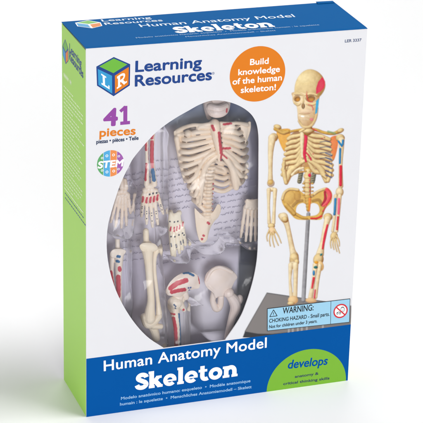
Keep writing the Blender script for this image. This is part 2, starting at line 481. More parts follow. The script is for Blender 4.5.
# small white icons above and below the word
for (ix, iy, r) in [(-6.6, 5.0, 0.9), (-2.8, 6.4, 1.1), (2.4, 6.6, 1.1), (6.6, 5.2, 0.9), (-6.6, -5.0, 0.9), (-2.7, -6.6, 1.1), (2.6, -6.4, 1.1), (6.4, -5.2, 0.9)]:
    p.ring(cu + ix, cv + iy, r * 0.55, r, 'white', 16)
b0 = FRONT.uv(98.0, 168.2); b1 = FRONT.uv(123.4, 165.8)
p.text('STEM', b0, b1, 'white', bold=0.34, cap=5.2, px=False, shear=0.12)
p.done('stem_roundel', front, 'round green, blue, orange and purple roundel with the word STEM')

# ---- orange roundel
p = Print(FRONT, 1)
oc = FRONT.uv(257.6, 74.0); ol = FRONT.uv(229.9, 76.0); orr = FRONT.uv(285.4, 72.4)
p.circle(oc[0], oc[1], (orr[0] - ol[0]) / 2, 'orange', 96, ry=abs(FRONT.uv(258, 46.4)[1] - FRONT.uv(257, 101.6)[1]) / 2)
for t, a, b in [('Build', (250.1, 65.0), (268.4, 63.6)), ('knowledge', (238.3, 75.2), (279.6, 71.7)), ('of the human', (232.6, 84.6), (281.6, 80.2)), ('skeleton!', (240.8, 92.9), (275.6, 89.9))]:
    p.text(t, a, b, 'white', bold=0.16, cap=4.7)
p.done('slogan_roundel', front, 'orange round spot with white words')
p = Print(FRONT, 1)
p.text('LER 3337', (344.9, 42.4), (361.3, 41.2), 'grey', bold=0.10, cap=2.2)
p.done('item_code_text', front)

# ---- choking hazard sticker
p = Print(FRONT, 24)
q = [(267.0, 308.4), (350.2, 298.4), (349.5, 322.2), (267.0, 331.0)]
uq = [FRONT.uv(*a) for a in q]
p.poly(uq, 'black')
cxm = sum(a for a, _ in uq) / 4; cym = sum(b for _, b in uq) / 4
p.poly([(a + (0.45 if a < cxm else -0.45), b + (0.45 if b < cym else -0.45)) for a, b in uq], 'paleblue')
p.stroke([FRONT.uv(330.8, 301.0), FRONT.uv(330.4, 324.2)], 0.4, 'black')
ta = [FRONT.uv(269.6, 316.6), FRONT.uv(277.0, 315.7), FRONT.uv(273.4, 309.7)]
for i in range(3): p.stroke([ta[i], ta[(i + 1) % 3]], 0.6, 'black')
tb = FRONT.uv(273.4, 312.2); tc_ = FRONT.uv(273.35, 314.3); p.stroke([tb, tc_], 0.55, 'black'); p.circle(tc_[0], tc_[1] - 0.55, 0.28, 'black', 10)
p.text('WARNING:', (282.5, 313.6), (313.2, 310.1), 'black', bold=0.10, cap=5.3)
p.text('CHOKING HAZARD - Small parts.', (269.0, 322.6), (329.3, 315.6), 'black', bold=0.07, cap=3.3)
p.text('Not for children under 3 years.', (269.0, 328.2), (317.0, 322.2), 'black', bold=0.07, cap=2.7)
cu, cv = FRONT.uv(340.4, 310.8)
p.circle(cu, cv, 6.2, 'white'); 
# child's face and toy
p.ring(cu + 1.6, cv + 0.9, 1.75, 2.1, 'black', 30); p.circle(cu + 1.0, cv + 1.2, 0.25, 'black', 8); p.circle(cu + 2.3, cv + 1.3, 0.25, 'black', 8)
p.stroke(catmull([(cu + 0.9, cv + 0.2), (cu + 1.6, cv - 0.3), (cu + 2.4, cv + 0.3)], 4), 0.25, 'black')
p.ring(cu - 2.7, cv - 2.0, 0.5, 0.85, 'black', 20); p.ring(cu - 0.4, cv - 2.2, 0.5, 0.85, 'black', 20); p.stroke([(cu - 3.4, cv - 1.1), (cu - 1.4, cv - 0.6), (cu + 0.2, cv - 1.2)], 0.4, 'black')
p.stroke([(cu + 0.2, cv + 3.0), (cu + 1.4, cv + 3.5), (cu + 2.8, cv + 3.0)], 0.4, 'black')
p.stroke([(cu - 4.3, cv + 4.2), (cu + 4.3, cv - 4.2)], 1.0, 'red')
p.ring(cu, cv, 5.2, 6.3, 'red')
p.done('warning_sticker', front, 'pale blue choking hazard sticker with a red prohibition sign')

# ------------------------------------------------------------------ printed photograph of the assembled skeleton: painted cell by cell into a colour attribute
ST = 0.4
X0, X1, Y0, Y1 = 242.0, 351.6, 67.0, 337.6
nx = int((X1 - X0) / ST) + 1; ny = int((Y1 - Y0) / ST) + 1
GX, GY = np.meshgrid(X0 + ST * np.arange(nx), Y0 + ST * np.arange(ny))
PAPER = np.array(lin((226, 226, 230)))
IMG = np.ones((ny, nx, 3)) * PAPER
MASK = np.zeros((ny, nx))
LD = np.array([-0.45, -0.55, 0.70])
rs = np.random.RandomState(3)
def vnoise(scale, seed):
    r = np.random.RandomState(seed); g = r.rand(80, 80)
    u = (GX - X0) / scale; v = (GY - Y0) / scale; iu = np.floor(u).astype(int) % 79; iv = np.floor(v).astype(int) % 79
    fu = u - np.floor(u); fv = v - np.floor(v); fu = fu * fu * (3 - 2 * fu); fv = fv * fv * (3 - 2 * fv)
    return (g[iv, iu] * (1 - fu) + g[iv, iu + 1] * fu) * (1 - fv) + (g[iv + 1, iu] * (1 - fu) + g[iv + 1, iu + 1] * fu) * fv
N1 = vnoise(2.2, 5); N2 = vnoise(5.5, 9)
def comp(alpha, col):
    global IMG, MASK
    IMG = IMG * (1 - alpha[..., None]) + col * alpha[..., None]
    MASK = np.maximum(MASK, alpha)
CREAM = ((240, 216, 158), (146, 98, 44)); AMBER = ((222, 180, 92), (138, 86, 28)); PALE = ((244, 228, 188), (168, 126, 76))
REDC = ((226, 62, 82), (168, 28, 46)); BLUEC = ((62, 150, 196), (20, 70, 120)); PINK = ((240, 120, 140), (200, 60, 86))
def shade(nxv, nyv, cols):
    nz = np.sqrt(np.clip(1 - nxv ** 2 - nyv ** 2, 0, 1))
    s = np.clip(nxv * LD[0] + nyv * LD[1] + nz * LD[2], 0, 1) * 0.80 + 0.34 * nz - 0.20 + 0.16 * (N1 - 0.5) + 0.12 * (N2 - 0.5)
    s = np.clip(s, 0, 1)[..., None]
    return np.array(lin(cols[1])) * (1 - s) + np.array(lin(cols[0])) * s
def cap2(pts, rad, cols, al=1.0, n=4):
    if not isinstance(rad, (list, tuple)): rad = [rad] * len(pts)
    rad = [q * (1.24 if cols is PALE and q > 0.95 else 1.0) for q in rad]
    P = catmull([(a[0], a[1], r) for a, r in zip(pts, rad)], n) if len(pts) > 2 else [(a[0], a[1], r) for a, r in zip(pts, rad)]
    best = np.full(GX.shape, 9.0); bx = np.zeros(GX.shape); by = np.zeros(GX.shape); br = np.ones(GX.shape)
    for (ax, ay, ar), (cx, cy, cr) in zip(P[:-1], P[1:]):
        dx, dy = cx - ax, cy - ay; L2 = dx * dx + dy * dy + 1e-9
        t = np.clip(((GX - ax) * dx + (GY - ay) * dy) / L2, 0, 1)
        rr = ar + (cr - ar) * t; ex = GX - (ax + dx * t); ey = GY - (ay + dy * t)
        d = np.hypot(ex, ey) / rr; m = d < best
        best = np.where(m, d, best); bx = np.where(m, ex / rr, bx); by = np.where(m, ey / rr, by); br = np.where(m, rr, br)
    a = np.clip((1 - best) * br / ST + 0.5, 0, 1) * al
    comp(a, shade(np.clip(bx, -1, 1) * .95, np.clip(by, -1, 1) * .95, cols))
def ell(cx, cy, rx, ry, cols, rot=0, al=1.0, flat=1.0):
    c, s = math.cos(math.radians(rot)), math.sin(math.radians(rot))
    ux = ((GX - cx) * c + (GY - cy) * s) / rx; uy = (-(GX - cx) * s + (GY - cy) * c) / ry
    d = np.hypot(ux, uy); a = np.clip((1 - d) * min(rx, ry) / ST + 0.5, 0, 1) * al
    comp(a, shade(np.clip(ux * c - uy * s, -1, 1) * flat, np.clip(ux * s + uy * c, -1, 1) * flat, cols))
def poly2(pts, col, al=1.0, soft=0.5, cols=None, nrm=None):
    inside = np.zeros(GX.shape, bool); dist = np.full(GX.shape, 1e9); n = len(pts)
    for i in range(n):
        (ax, ay), (bx, by) = pts[i], pts[(i + 1) % n]
        c = ((ay > GY) != (by > GY)) & (GX < (bx - ax) * (GY - ay) / (by - ay + 1e-12) + ax); inside ^= c
        dx, dy = bx - ax, by - ay; t = np.clip(((GX - ax) * dx + (GY - ay) * dy) / (dx * dx + dy * dy + 1e-9), 0, 1)
        dist = np.minimum(dist, np.hypot(GX - ax - dx * t, GY - ay - dy * t))
    sd = np.where(inside, dist, -dist); a = np.clip(sd / soft + 0.5, 0, 1) * al
    if nrm:
        ux = np.clip((GX - nrm[0]) / nrm[2], -1, 1); uy = np.clip((GY - nrm[1]) / nrm[3], -1, 1); k_ = np.maximum(np.hypot(ux, uy), 1)
        comp(a, shade(ux / k_, uy / k_, cols)); return
    comp(a, shade(GX * 0, GY * 0, cols) if cols else np.ones(IMG.shape) * np.array(lin(col)))
def flat(c): return (c, tuple(int(v * 0.8) for v in c))
# stand base
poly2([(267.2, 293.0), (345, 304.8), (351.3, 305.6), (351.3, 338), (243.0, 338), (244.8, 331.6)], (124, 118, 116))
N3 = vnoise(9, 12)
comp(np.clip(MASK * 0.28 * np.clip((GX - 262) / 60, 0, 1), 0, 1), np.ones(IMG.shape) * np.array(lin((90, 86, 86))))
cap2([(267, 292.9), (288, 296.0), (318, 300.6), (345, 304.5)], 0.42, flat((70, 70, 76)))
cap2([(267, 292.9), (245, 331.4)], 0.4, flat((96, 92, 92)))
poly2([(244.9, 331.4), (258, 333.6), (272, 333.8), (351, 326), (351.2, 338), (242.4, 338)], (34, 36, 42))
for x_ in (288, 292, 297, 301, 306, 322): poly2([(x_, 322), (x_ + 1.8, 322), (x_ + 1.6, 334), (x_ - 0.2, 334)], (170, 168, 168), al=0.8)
# pole
cap2([(308.4, 214), (306.2, 250), (303.4, 300)], [2.0, 2.0, 2.1], ((172, 170, 174), (62, 60, 66)))
# shoulder blades behind
poly2(catmull([(277, 131), (290, 129), (289, 140), (285.5, 151), (283, 150), (279, 141)], 4, True), None, cols=((232, 178, 84), (196, 128, 40)))
poly2(catmull([(330, 138), (338, 136), (337.5, 148), (334, 160), (331.5, 158), (330, 148)], 4, True), None, cols=((232, 140, 78), (196, 84, 40)))
# spine
for i in range(12):
    y = 124 + i * 6.5; x = 308 + 0.9 * math.sin(i * .5)
    ell(x, y, 4.0, 3.2, AMBER if i < 8 else CREAM)
cap2([(308, 172), (307.6, 184), (307.8, 196)], 3.3, CREAM)
for i in range(4): cap2([(304.6, 178 + 4.6 * i), (310.8, 178.4 + 4.6 * i)], .35, flat((170, 122, 70)), al=.7)
for x_ in (300.2, 313.4):
    cap2([(x_ + 1.0, 172.5), (x_ - .8, 181.5)], 2.3, ((160, 150, 120), (66, 62, 54)))
    for j in range(4): cap2([(x_ - 1.6, 174 + 2.2 * j), (x_ + 1.8, 173.4 + 2.2 * j)], 0.32, flat((70, 66, 56)))
# back ribs
for k in range(7):
    y = 143 + 5.2 * k
    cap2([(306, y - 3), (296, y - 1), (287, y + 4)], 0.9, ((206, 160, 92), (150, 100, 46)))
    cap2([(310, y - 3), (321, y - 1), (329, y + 4)], 0.9, ((206, 160, 92), (150, 100, 46)))
poly2(catmull([(291, 134), (303, 130), (322, 134), (330, 142), (329, 160), (318, 163), (306, 158), (293, 165), (286, 160), (287, 143)], 4, True), (158, 112, 62), al=0.95)
poly2(catmull([(287, 156), (300, 160), (308, 158), (316, 160), (330, 156), (331.5, 168), (328, 182), (322, 176), (314, 168), (303, 168), (293, 175), (287, 185), (284, 176), (284, 164)], 4, True), (186, 138, 78), al=0.9)
poly2(catmull([(318, 140), (329, 141), (331, 155), (330, 172), (325, 168), (321, 152)], 4, True), (112, 96, 110), al=0.7)
# front ribs
for k in range(8):
    y = 135.5 + 4.5 * k; sag = 0.6 * k
    xo = 288.5 - 1.0 * k + (0.25 * max(0, k - 5) ** 2)
    cap2([(302.5, 134.5 + 3.4 * k), (297, y + .6 + sag * .8), (291.5, y + 1.6 + sag), (xo, y + 3.5 + sag)], [1.6, 2.1, 2.3, 2.0], CREAM)
    xo = 329.5 + 0.5 * k - (0.25 * max(0, k - 5) ** 2)
    cap2([(307.5, 134.5 + 3.4 * k), (314, y + .4 + sag * .8), (322, y + 1.4 + sag), (xo, y + 4 + sag)], [1.6, 2.1, 2.3, 1.9], CREAM)
cap2([(306, 160), (298, 165), (290, 172), (286, 182)], [1.6, 2.2, 3.0, 2.2], CREAM)
cap2([(303, 168), (297, 170), (292, 175)], 1.1, PALE)
cap2([(284, 162), (284, 172), (286, 183)], [1.6, 2.4, 1.8], CREAM)
cap2([(308, 160), (316, 165), (322, 171), (326, 181)], [1.6, 2.4, 3.2, 2.2], CREAM)
cap2([(331, 163), (331, 171), (328, 181)], [1.3, 2.0, 1.8], CREAM)
for yy, c in ((153, 1), (157.5, 1), (161.5, 1), (166, 1), (170.5, 1), (175, 1)):
    cap2([(325.5, yy), (331.5, yy + 2.4)], [0.5, 0.85], ((92, 104, 150), (38, 44, 84)), al=.85)
for yy in (141.5, 147, 152.5, 158): cap2([(320, yy + .6), (326, yy - .2), (331, yy + .8)], .45, ((60, 80, 120), (36, 46, 70)), al=.75)
for a, b in (((285, 166), (284.6, 169)), ((289, 164), (287, 169)), ((325, 172), (329, 176)), ((322, 176), (326, 179))): cap2([a, b], .5, flat((140, 96, 58)), al=.7)
# sternum and its red patch
cap2([(302.4, 133), (302, 145), (302.6, 157)], [2.0, 1.5, 1.3], PALE)
cap2([(305.2, 130.5), (306, 138), (305, 148), (304.4, 155), (306, 161.5)], [1.6, 1.7, 1.6, 1.5, .9], REDC)
cap2([(304.6, 151), (309, 156), (311, 160)], .7, REDC)
for x_, y_ in ((322, 138.5), (324.5, 137.4), (311, 158), (313, 154)): ell(x_, y_, .7, .5, REDC)
# clavicles and shoulders
cap2([(302, 129.5), (294, 130.8), (286, 132.2), (278, 129)], [1.4, 1.3, 1.6, 2.2], AMBER)
ell(277.5, 127, 4.0, 2.6, CREAM, 15); cap2([(275, 129), (283, 133), (288, 131.5)], 1.7, AMBER)
cap2([(308, 129), (316, 129.8), (324, 132.6), (333, 133.6), (340, 131)], [1.7, 1.6, 1.6, 1.6, 2.2], AMBER)
cap2([(311, 128), (317, 131)], .5, REDC); cap2([(328, 131.5), (335, 133.4)], 1.0, ((150, 176, 120), (90, 120, 80)), al=.8)
ell(340.5, 130.5, 3.6, 2.2, CREAM, -20); ell(340.2, 138, 4.6, 4.0, CREAM, 0)
# left arm of the picture
ell(273.6, 137.5, 4.6, 4.4, CREAM, -30); cap2([(272.2, 138), (270.6, 152), (270.4, 170), (270.3, 182)], [3.2, 2.2, 1.7, 2.2], PALE)
ell(270.8, 183.2, 3.8, 3.8, AMBER, 0, al=.75); ell(271.6, 189.4, 4.2, 2.2, PALE)
cap2([(268.8, 190), (268.6, 205), (269.2, 223)], [1.8, 1.1, 1.5], PALE); cap2([(275, 190), (274.4, 205), (273.4, 223)], [1.8, 1.2, 1.6], PALE)
ell(271.4, 226, 3.6, 2.8, CREAM); ell(272, 231, 3.9, 4.2, ((236, 206, 158), (190, 144, 92)))
for a, b, c in (((269, 231), (266.8, 236), (267.4, 241)), ((270.5, 233), (269.4, 240), (270.4, 246)), ((272, 234), (272.8, 241), (274.4, 247)), ((273.6, 233), (276, 240), (278.4, 245.4)), ((274.6, 230), (278.4, 236), (281.2, 243))):
    cap2([a, b, c], [.9, .7, .6], CREAM)
# right arm
cap2([(341.4, 140), (341.4, 150), (340.6, 165), (340.8, 186)], [2.6, 1.9, 1.6, 2.0], PALE)
cap2([(338.6, 141.5), (341.8, 146)], 1.0, BLUEC); cap2([(343, 140.5), (342.6, 144.5)], 1.1, BLUEC); cap2([(340.2, 149), (339.8, 163)], [1.2, 1.1], BLUEC); cap2([(340.8, 166.5), (340.6, 185)], 1.5, REDC)
ell(339.6, 192, 4.0, 4.8, PALE)
cap2([(335.6, 196), (334.8, 214), (332.6, 231)], [1.6, 1.2, 1.2], PALE); cap2([(339.8, 196), (338.4, 214), (336.6, 231)], [1.6, 1.3, 1.4], PALE)
cap2([(335.4, 199), (334.7, 212)], 1.2, BLUEC); ell(334.4, 213.8, 1.3, 1.8, BLUEC); cap2([(338.9, 199), (338.5, 213.6)], 1.2, PINK); cap2([(338, 217), (337, 229.4)], 1.0, REDC)
ell(334, 236.5, 3.8, 4.8, CREAM, 8)
for a, b, c in (((331.4, 238), (330.4, 243), (331, 248)), ((333, 240), (332.8, 245), (334, 249.5)), ((334.6, 240), (335.2, 246), (337, 251.5)), ((336, 239), (337.6, 246), (339.6, 253)), ((336.6, 236), (339, 241), (339.4, 246))):
    cap2([a, b, c], [.9, .75, .6], CREAM)
# pelvis
poly2(catmull([(281.5, 200), (284, 192.5), (290, 188.4), (297, 189), (303, 193), (307, 197), (308, 205), (303, 203), (298, 205), (296, 210), (297.6, 214.6), (304, 216.2), (310, 216), (312, 219), (304, 220), (296, 219), (291, 214.6), (285, 208)], 5, True), None, cols=((222, 182, 96), (176, 124, 48)))
ell(289, 197.5, 6.4, 7.4, ((230, 190, 108), (170, 120, 48)), 20, al=.45); cap2([(282.4, 199), (284.6, 192.8), (290, 189.2), (298, 190)], 1.5, CREAM); cap2([(293, 206), (297, 202), (302, 200.6)], 1.5, ((150, 104, 44), (110, 70, 24)), al=.6); cap2([(296, 214), (303, 217.6), (309, 217.8)], 1.6, AMBER); cap2([(286, 205), (291, 210), (294, 213.6)], 2.2, AMBER)
ell(297.5, 196, 3.6, 5.4, ((190, 142, 62), (150, 98, 34)), al=.55)
poly2(catmull([(308, 197), (313, 193), (319, 189.6), (327, 187.6), (332, 193), (331.4, 202), (326, 208), (323.4, 214), (321, 219.4), (310, 219.6), (308, 216.6), (316, 215), (319.4, 211), (318, 205), (313, 203), (308, 205)], 5, True), None, cols=((222, 182, 96), (176, 124, 48)))
cap2([(312, 196), (319, 191), (326, 188.6)], 1.4, CREAM); cap2([(313, 201), (319, 200), (321.6, 205)], 1.5, ((150, 104, 44), (110, 70, 24)), al=.6); cap2([(323.6, 207), (321, 214), (316, 218)], 1.8, AMBER)
cap2([(327, 190), (329.6, 195), (327.6, 201.4), (323, 206)], [2.2, 2.4, 2.0, 1.0], ((232, 92, 96), (196, 40, 56)))
cap2([(324.8, 192), (325.2, 199), (321.6, 205)], [1.2, 1.4, .6], ((190, 40, 50), (130, 20, 34)))
cap2([(311, 218.4), (317, 218.2), (321.6, 216)], .9, ((222, 70, 60), (176, 40, 40)))
cap2([(325.8, 207), (322.6, 211.5)], .5, REDC); cap2([(328, 203), (324.6, 209)], .5, REDC)
for i in range(5): ell(308, 197 + i * 3.1, 3.6 - i * .45, 2.4, AMBER)
cap2([(309.8, 199), (309.2, 211)], [1.4, .8], ((236, 150, 60), (190, 90, 30)))
for y_ in range(6): ell(309.8, 176.5 + 3.6 * y_, .55, .8, REDC)
for s_ in (-1, 1):
    for y_ in range(4): ell(308 + s_ * 4.4, 183.6 + 3.8 * y_, 1.5, .9, AMBER)
ell(309.6, 175.2, 1.6, 1.8, REDC)
# legs
ell(281.6, 216, 3.4, 3.0, CREAM); cap2([(283.6, 217), (286.4, 223), (289.2, 234), (292.4, 250), (294.2, 256)], [3.6, 2.3, 1.9, 2.3, 3.6], PALE); ell(285, 219.6, 3.4, 3.0, CREAM, 30)
ell(294.2, 259, 4.8, 6.4, CREAM, al=.9); ell(291.6, 261.4, 2.6, 3.2, AMBER, al=.35); ell(296.8, 262, 2.4, 3.0, CREAM); ell(293, 264.8, 4.4, 3.4, PALE, al=.9)
cap2([(290.8, 265), (290, 280), (291.4, 297)], [2.0, 1.1, 1.6], PALE); cap2([(295.4, 265), (295.6, 280), (294.8, 297)], [2.4, 1.7, 2.0], PALE)
cap2([(292.9, 270), (292.8, 292)], .55, flat((228, 226, 228))); ell(293, 300, 5.0, 4.2, ((236, 204, 150), (196, 146, 90))); ell(291, 303.4, 3.6, 1.8, CREAM)
ell(328, 217, 4.6, 4.0, CREAM); cap2([(327.6, 219), (325.4, 228), (322.4, 243), (320, 254)], [2.6, 2.2, 2.0, 3.2], PALE)
cap2([(327.4, 225), (325, 236), (322.6, 248.6)], [.9, 1.4, .9], REDC)
ell(318.4, 259.6, 5.2, 6.4, CREAM, 14); ell(320.4, 266, 3.4, 5, ((240, 208, 150), (196, 150, 92)), -10)
cap2([(315.4, 265), (313.6, 280), (310.6, 297)], [2.2, 1.5, 2.0], PALE); cap2([(320, 266), (317.8, 280), (315.4, 297)], [1.7, 1.3, 1.6], PALE)
ell(321.2, 254.6, 1.6, 1.0, ((80, 140, 130), (40, 80, 80)), -40); ell(316.4, 262.4, 2.0, 1.5, ((232, 172, 60), (190, 120, 30))); ell(315.7, 267.3, 2.1, 1.4, ((50, 130, 120), (20, 80, 80)))
ell(313.8, 273, 1.2, 2.8, BLUEC); cap2([(313.8, 278), (312, 288)], [1.2, .9], REDC); cap2([(315.2, 290), (314.4, 298)], [.8, 1.0], REDC)
ell(311, 300.4, 5.6, 2.6, ((232, 196, 144), (190, 140, 92)), 4)
# neck and head
cap2([(308, 122), (307.6, 131)], [4.2, 4.6], AMBER); ell(308, 131, 6.5, 2.6, CREAM); cap2([(300, 131.4), (305, 128.6)], 1.2, CREAM)
poly2(catmull([(293.6, 92), (292.4, 97), (293.0, 102), (296.4, 106), (297.4, 112), (297.8, 119), (300.4, 125), (305.5, 128.4), (312, 126), (316.4, 119), (317.6, 110), (318.8, 101), (318, 92)], 4, True), None, cols=((240, 218, 176), (190, 148, 100)), nrm=(305, 108, 15, 24))
poly2(catmull([(294.4, 92), (295.4, 83), (299, 75.6), (304.6, 70.6), (311, 69.2), (318, 71.8), (323, 77), (325.4, 84), (324.4, 90), (320.4, 96), (316.6, 97), (311, 93.4), (306, 93.6), (301, 92.4), (297, 93.6)], 5, True), None, cols=((240, 218, 162), (166, 124, 68)), nrm=(307, 87, 19, 20))
ell(306, 79, 8.5, 6.0, ((246, 230, 184), (226, 200, 140)), 0, al=.35)
for q in ((297.0, 98.6, 3.5, 3.3), (310.2, 98.4, 5.0, 3.6)):
    ell(*q, ((190, 136, 66), (120, 76, 30)), al=.8)
    ell(q[0] + .3, q[1] + .5, q[2] * .74, q[3] * .72, ((206, 138, 44), (96, 58, 22)), al=.85, flat=-0.9)
cap2([(294.6, 93.8), (298.4, 93.6), (303, 95.2)], [.9, 1.3, .9], CREAM, al=.8); cap2([(305.4, 95), (311, 93.6), (316.8, 95)], [.9, 1.3, .9], CREAM, al=.8)
cap2([(295, 95.4), (300, 95.4)], .4, flat((140, 98, 50)), al=.6); cap2([(306, 96), (314, 95.4)], .4, flat((140, 98, 50)), al=.6)
cap2([(306.6, 94.4), (307.4, 98), (308.8, 101.2), (312.4, 101.8)], .7, ((214, 84, 66), (168, 56, 46)), al=.75); ell(306.8, 93.0, .7, 2.0, REDC, al=.4)
cap2([(294.4, 103), (297.6, 104.8), (300.4, 103.6)], [1.1, 1.5, 1.0], CREAM, al=.8); cap2([(306.6, 104), (311, 104.8), (316, 103)], [1.0, 1.6, 1.2], CREAM, al=.8)
cap2([(308.4, 104.6), (311.6, 105.4), (312.4, 107.6)], .5, REDC, al=.7); cap2([(303.6, 96), (303.2, 102)], .9, CREAM, al=.8)
ell(303.2, 106.0, 1.7, 2.9, ((150, 100, 50), (84, 48, 24)), al=.9); cap2([(303.2, 104), (303.3, 108)], .35, CREAM, al=.7)
ell(306.4, 111.4, 6.6, 2.4, ((238, 214, 180), (206, 164, 130)), al=.7)
cap2([(299.0, 113.4), (304, 114.2), (310.0, 113.6)], .35, flat((170, 124, 90)), al=.6)
for i in range(7): ell(299.4 + i * 1.55, 115.8 + .16 * i, .74, 1.3, ((246, 238, 222), (206, 184, 152)), al=.55 if i < 4 else .3)
for i in range(6): ell(300.2 + i * 1.55, 118.7 + .16 * i, .7, 1.1, ((236, 222, 200), (196, 172, 140)), al=.4)
ell(302.6, 116.4, 2.0, .9, ((252, 250, 244), (236, 228, 214)), 8, al=.8)
ell(311.6, 119.4, 2.0, 1.6, ((226, 120, 140), (206, 96, 116)), 20, al=.65)
cap2([(298.6, 121), (303.6, 127), (311, 126), (315.8, 118), (317.4, 108)], [1.1, 1.5, 1.5, 1.4, 1.2], CREAM, al=.75); ell(313, 109, .8, 1.6, REDC, al=.6)
poly2([(318.2, 81.6), (322.4, 76.8), (325.2, 81.6), (325.0, 84.4), (324, 88), (320.6, 91.6), (316.2, 94), (316.0, 88.4)], None, cols=((214, 58, 80), (196, 44, 66)))
poly2([(316, 101), (319.2, 98), (318.4, 106), (317, 113), (315, 114.4), (315.6, 108)], None, cols=((86, 176, 214), (30, 110, 160)))

def blur(a, r):
    k = np.exp(-0.5 * (np.arange(-3 * r, 3 * r + 1) / r) ** 2); k /= k.sum()
    a = np.apply_along_axis(lambda q: np.convolve(np.pad(q, 3 * r, mode='edge'), k, 'valid'), 0, a)
    return np.apply_along_axis(lambda q: np.convolve(np.pad(q, 3 * r, mode='edge'), k, 'valid'), 1, a)
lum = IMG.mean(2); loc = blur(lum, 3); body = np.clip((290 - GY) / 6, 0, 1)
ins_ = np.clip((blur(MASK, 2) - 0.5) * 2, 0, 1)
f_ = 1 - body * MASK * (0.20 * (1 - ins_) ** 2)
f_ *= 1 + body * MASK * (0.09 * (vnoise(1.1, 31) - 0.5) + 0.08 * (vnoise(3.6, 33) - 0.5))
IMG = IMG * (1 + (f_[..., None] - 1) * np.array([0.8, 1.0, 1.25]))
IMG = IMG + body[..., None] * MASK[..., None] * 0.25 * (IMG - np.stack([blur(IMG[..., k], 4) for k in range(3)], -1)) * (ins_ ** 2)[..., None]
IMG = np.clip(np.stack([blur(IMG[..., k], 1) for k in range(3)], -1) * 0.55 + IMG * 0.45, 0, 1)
keep = MASK > 0.02
# cells that touch ink; the blue band covers everything below its edge
ys_band = BL[1] + (BR[1] - BL[1]) * (GX - BL[0]) / (BR[0] - BL[0])
inb = GY < ys_band + 1.2
kc = (keep[:-1, :-1] | keep[1:, :-1] | keep[:-1, 1:] | keep[1:, 1:]) & inb[:-1, :-1] & inb[1:, 1:]
uu = np.array([FRONT.uv(x, y) for x, y in zip(GX.ravel(), GY.ravel())]).reshape(ny, nx, 2)
used = np.zeros((ny, nx), bool)
used[:-1, :-1] |= kc; used[1:, :-1] |= kc; used[:-1, 1:] |= kc; used[1:, 1:] |= kc
idx = -np.ones((ny, nx), int); idx[used] = np.arange(used.sum())
vs = [(min(a, W - .02), -0.034, b) for a, b in uu[used]]
fs = [(int(idx[j, i]), int(idx[j + 1, i]), int(idx[j + 1, i + 1]), int(idx[j, i + 1])) for j, i in zip(*np.nonzero(kc))]
def attr_mat(name, rough, sss=0.0, bump=0.0, bscale=60, wash=0.0, coat=0.0):
    m = mat(name, (1, 1, 1), rough=rough, bump=bump, bscale=bscale, var=0.02, sss=sss, coat=coat)
    nt = m.node_tree; mx = [n for n in nt.nodes if n.type == 'MIX'][0]
    a = nt.nodes.new('ShaderNodeAttribute'); a.attribute_name = 'paint'
    src = a.outputs['Color']
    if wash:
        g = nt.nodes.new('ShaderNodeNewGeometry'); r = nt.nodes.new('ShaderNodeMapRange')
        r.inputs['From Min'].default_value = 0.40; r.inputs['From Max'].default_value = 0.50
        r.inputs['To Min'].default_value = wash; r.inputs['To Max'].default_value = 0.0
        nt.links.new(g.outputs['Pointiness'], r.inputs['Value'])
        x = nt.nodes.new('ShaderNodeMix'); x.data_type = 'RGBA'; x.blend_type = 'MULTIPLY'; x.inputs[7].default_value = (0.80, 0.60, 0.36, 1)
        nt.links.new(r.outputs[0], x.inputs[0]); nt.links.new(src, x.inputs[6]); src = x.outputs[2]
    nt.links.new(src, mx.inputs[6]); return m
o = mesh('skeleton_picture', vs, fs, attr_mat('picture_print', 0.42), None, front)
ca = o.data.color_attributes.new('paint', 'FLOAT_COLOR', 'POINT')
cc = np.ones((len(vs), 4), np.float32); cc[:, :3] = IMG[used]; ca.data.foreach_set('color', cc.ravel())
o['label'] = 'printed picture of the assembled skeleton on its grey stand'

# ------------------------------------------------------------------ left side print
p = Print(LEFT, 1)
def LP(px, py): return LEFT.uv(px, py)
logo(p, [(65.2, 39.0), (62.6, 46.0), (65.6, 52.6), (68.4, 49.0), (62.8, 55.0), (65.8, 64.2), (68.4, 61.0)], ['leaf', 'cyan', 'orange', 'navy'], letters=False)
p.text('Learning', (69.4, 51.4), (81.4, 67.6), 'navy', bold=0.22, cap=6.6)
p.text('Resources', (69.2, 59.2), (83.2, 78.4), 'navy', bold=0.22, cap=6.6)
p.done('side_logo', left, 'cube logo and company name printed small on the green side')
p = Print(LEFT, 1)
rr = random.Random(7)
for u0_, u1_ in ((5, 19), (23, 27)):
    hd = LP(66, 77)[1]
    p.stroke([(u0_ + (u1_ - u0_) * j / 12, hd + 1.3 * (-1) ** j) for j in range(13)], 1.1, 'sidewhite')
# the small print cannot be read in the photograph: rows of word-like dashes
va = LP(64, 86)[1]; vb = LP(64, 187)[1]
rows = 27
for i in range(rows):
    v_ = va + (vb - va) * i / (rows - 1)
    u_ = 5.0; end = rr.uniform(48, 60) if i % 5 else rr.uniform(24, 40)
    while u_ < end:
        wl = rr.uniform(2.0, 6.5)
        pts = [(u_ + wl * j / 6, v_ + rr.uniform(-.12, .12)) for j in range(7)]
        p.stroke(pts, 0.95, 'sidewhite', dk=0.02); u_ += wl + 1.2
for i, m_ in enumerate(['sidewhite', 'navy', 'navy']):
    v_ = LP(66.5, 190)[1] - 4.0 * i; u_ = 7
    while u_ < (60 if i < 2 else 66):
        wl = rr.uniform(2.5, 5)
        p.stroke([(u_ + wl * j / 5, v_ + rr.uniform(-.12, .12)) for j in range(6)], 0.8, m_, dk=0.02); u_ += wl + 1
p.done('side_small_print', left)

# ------------------------------------------------------------------ top print
p = Print(TOP, 1)
def TP(px, py): return TOP.uv(px, py)
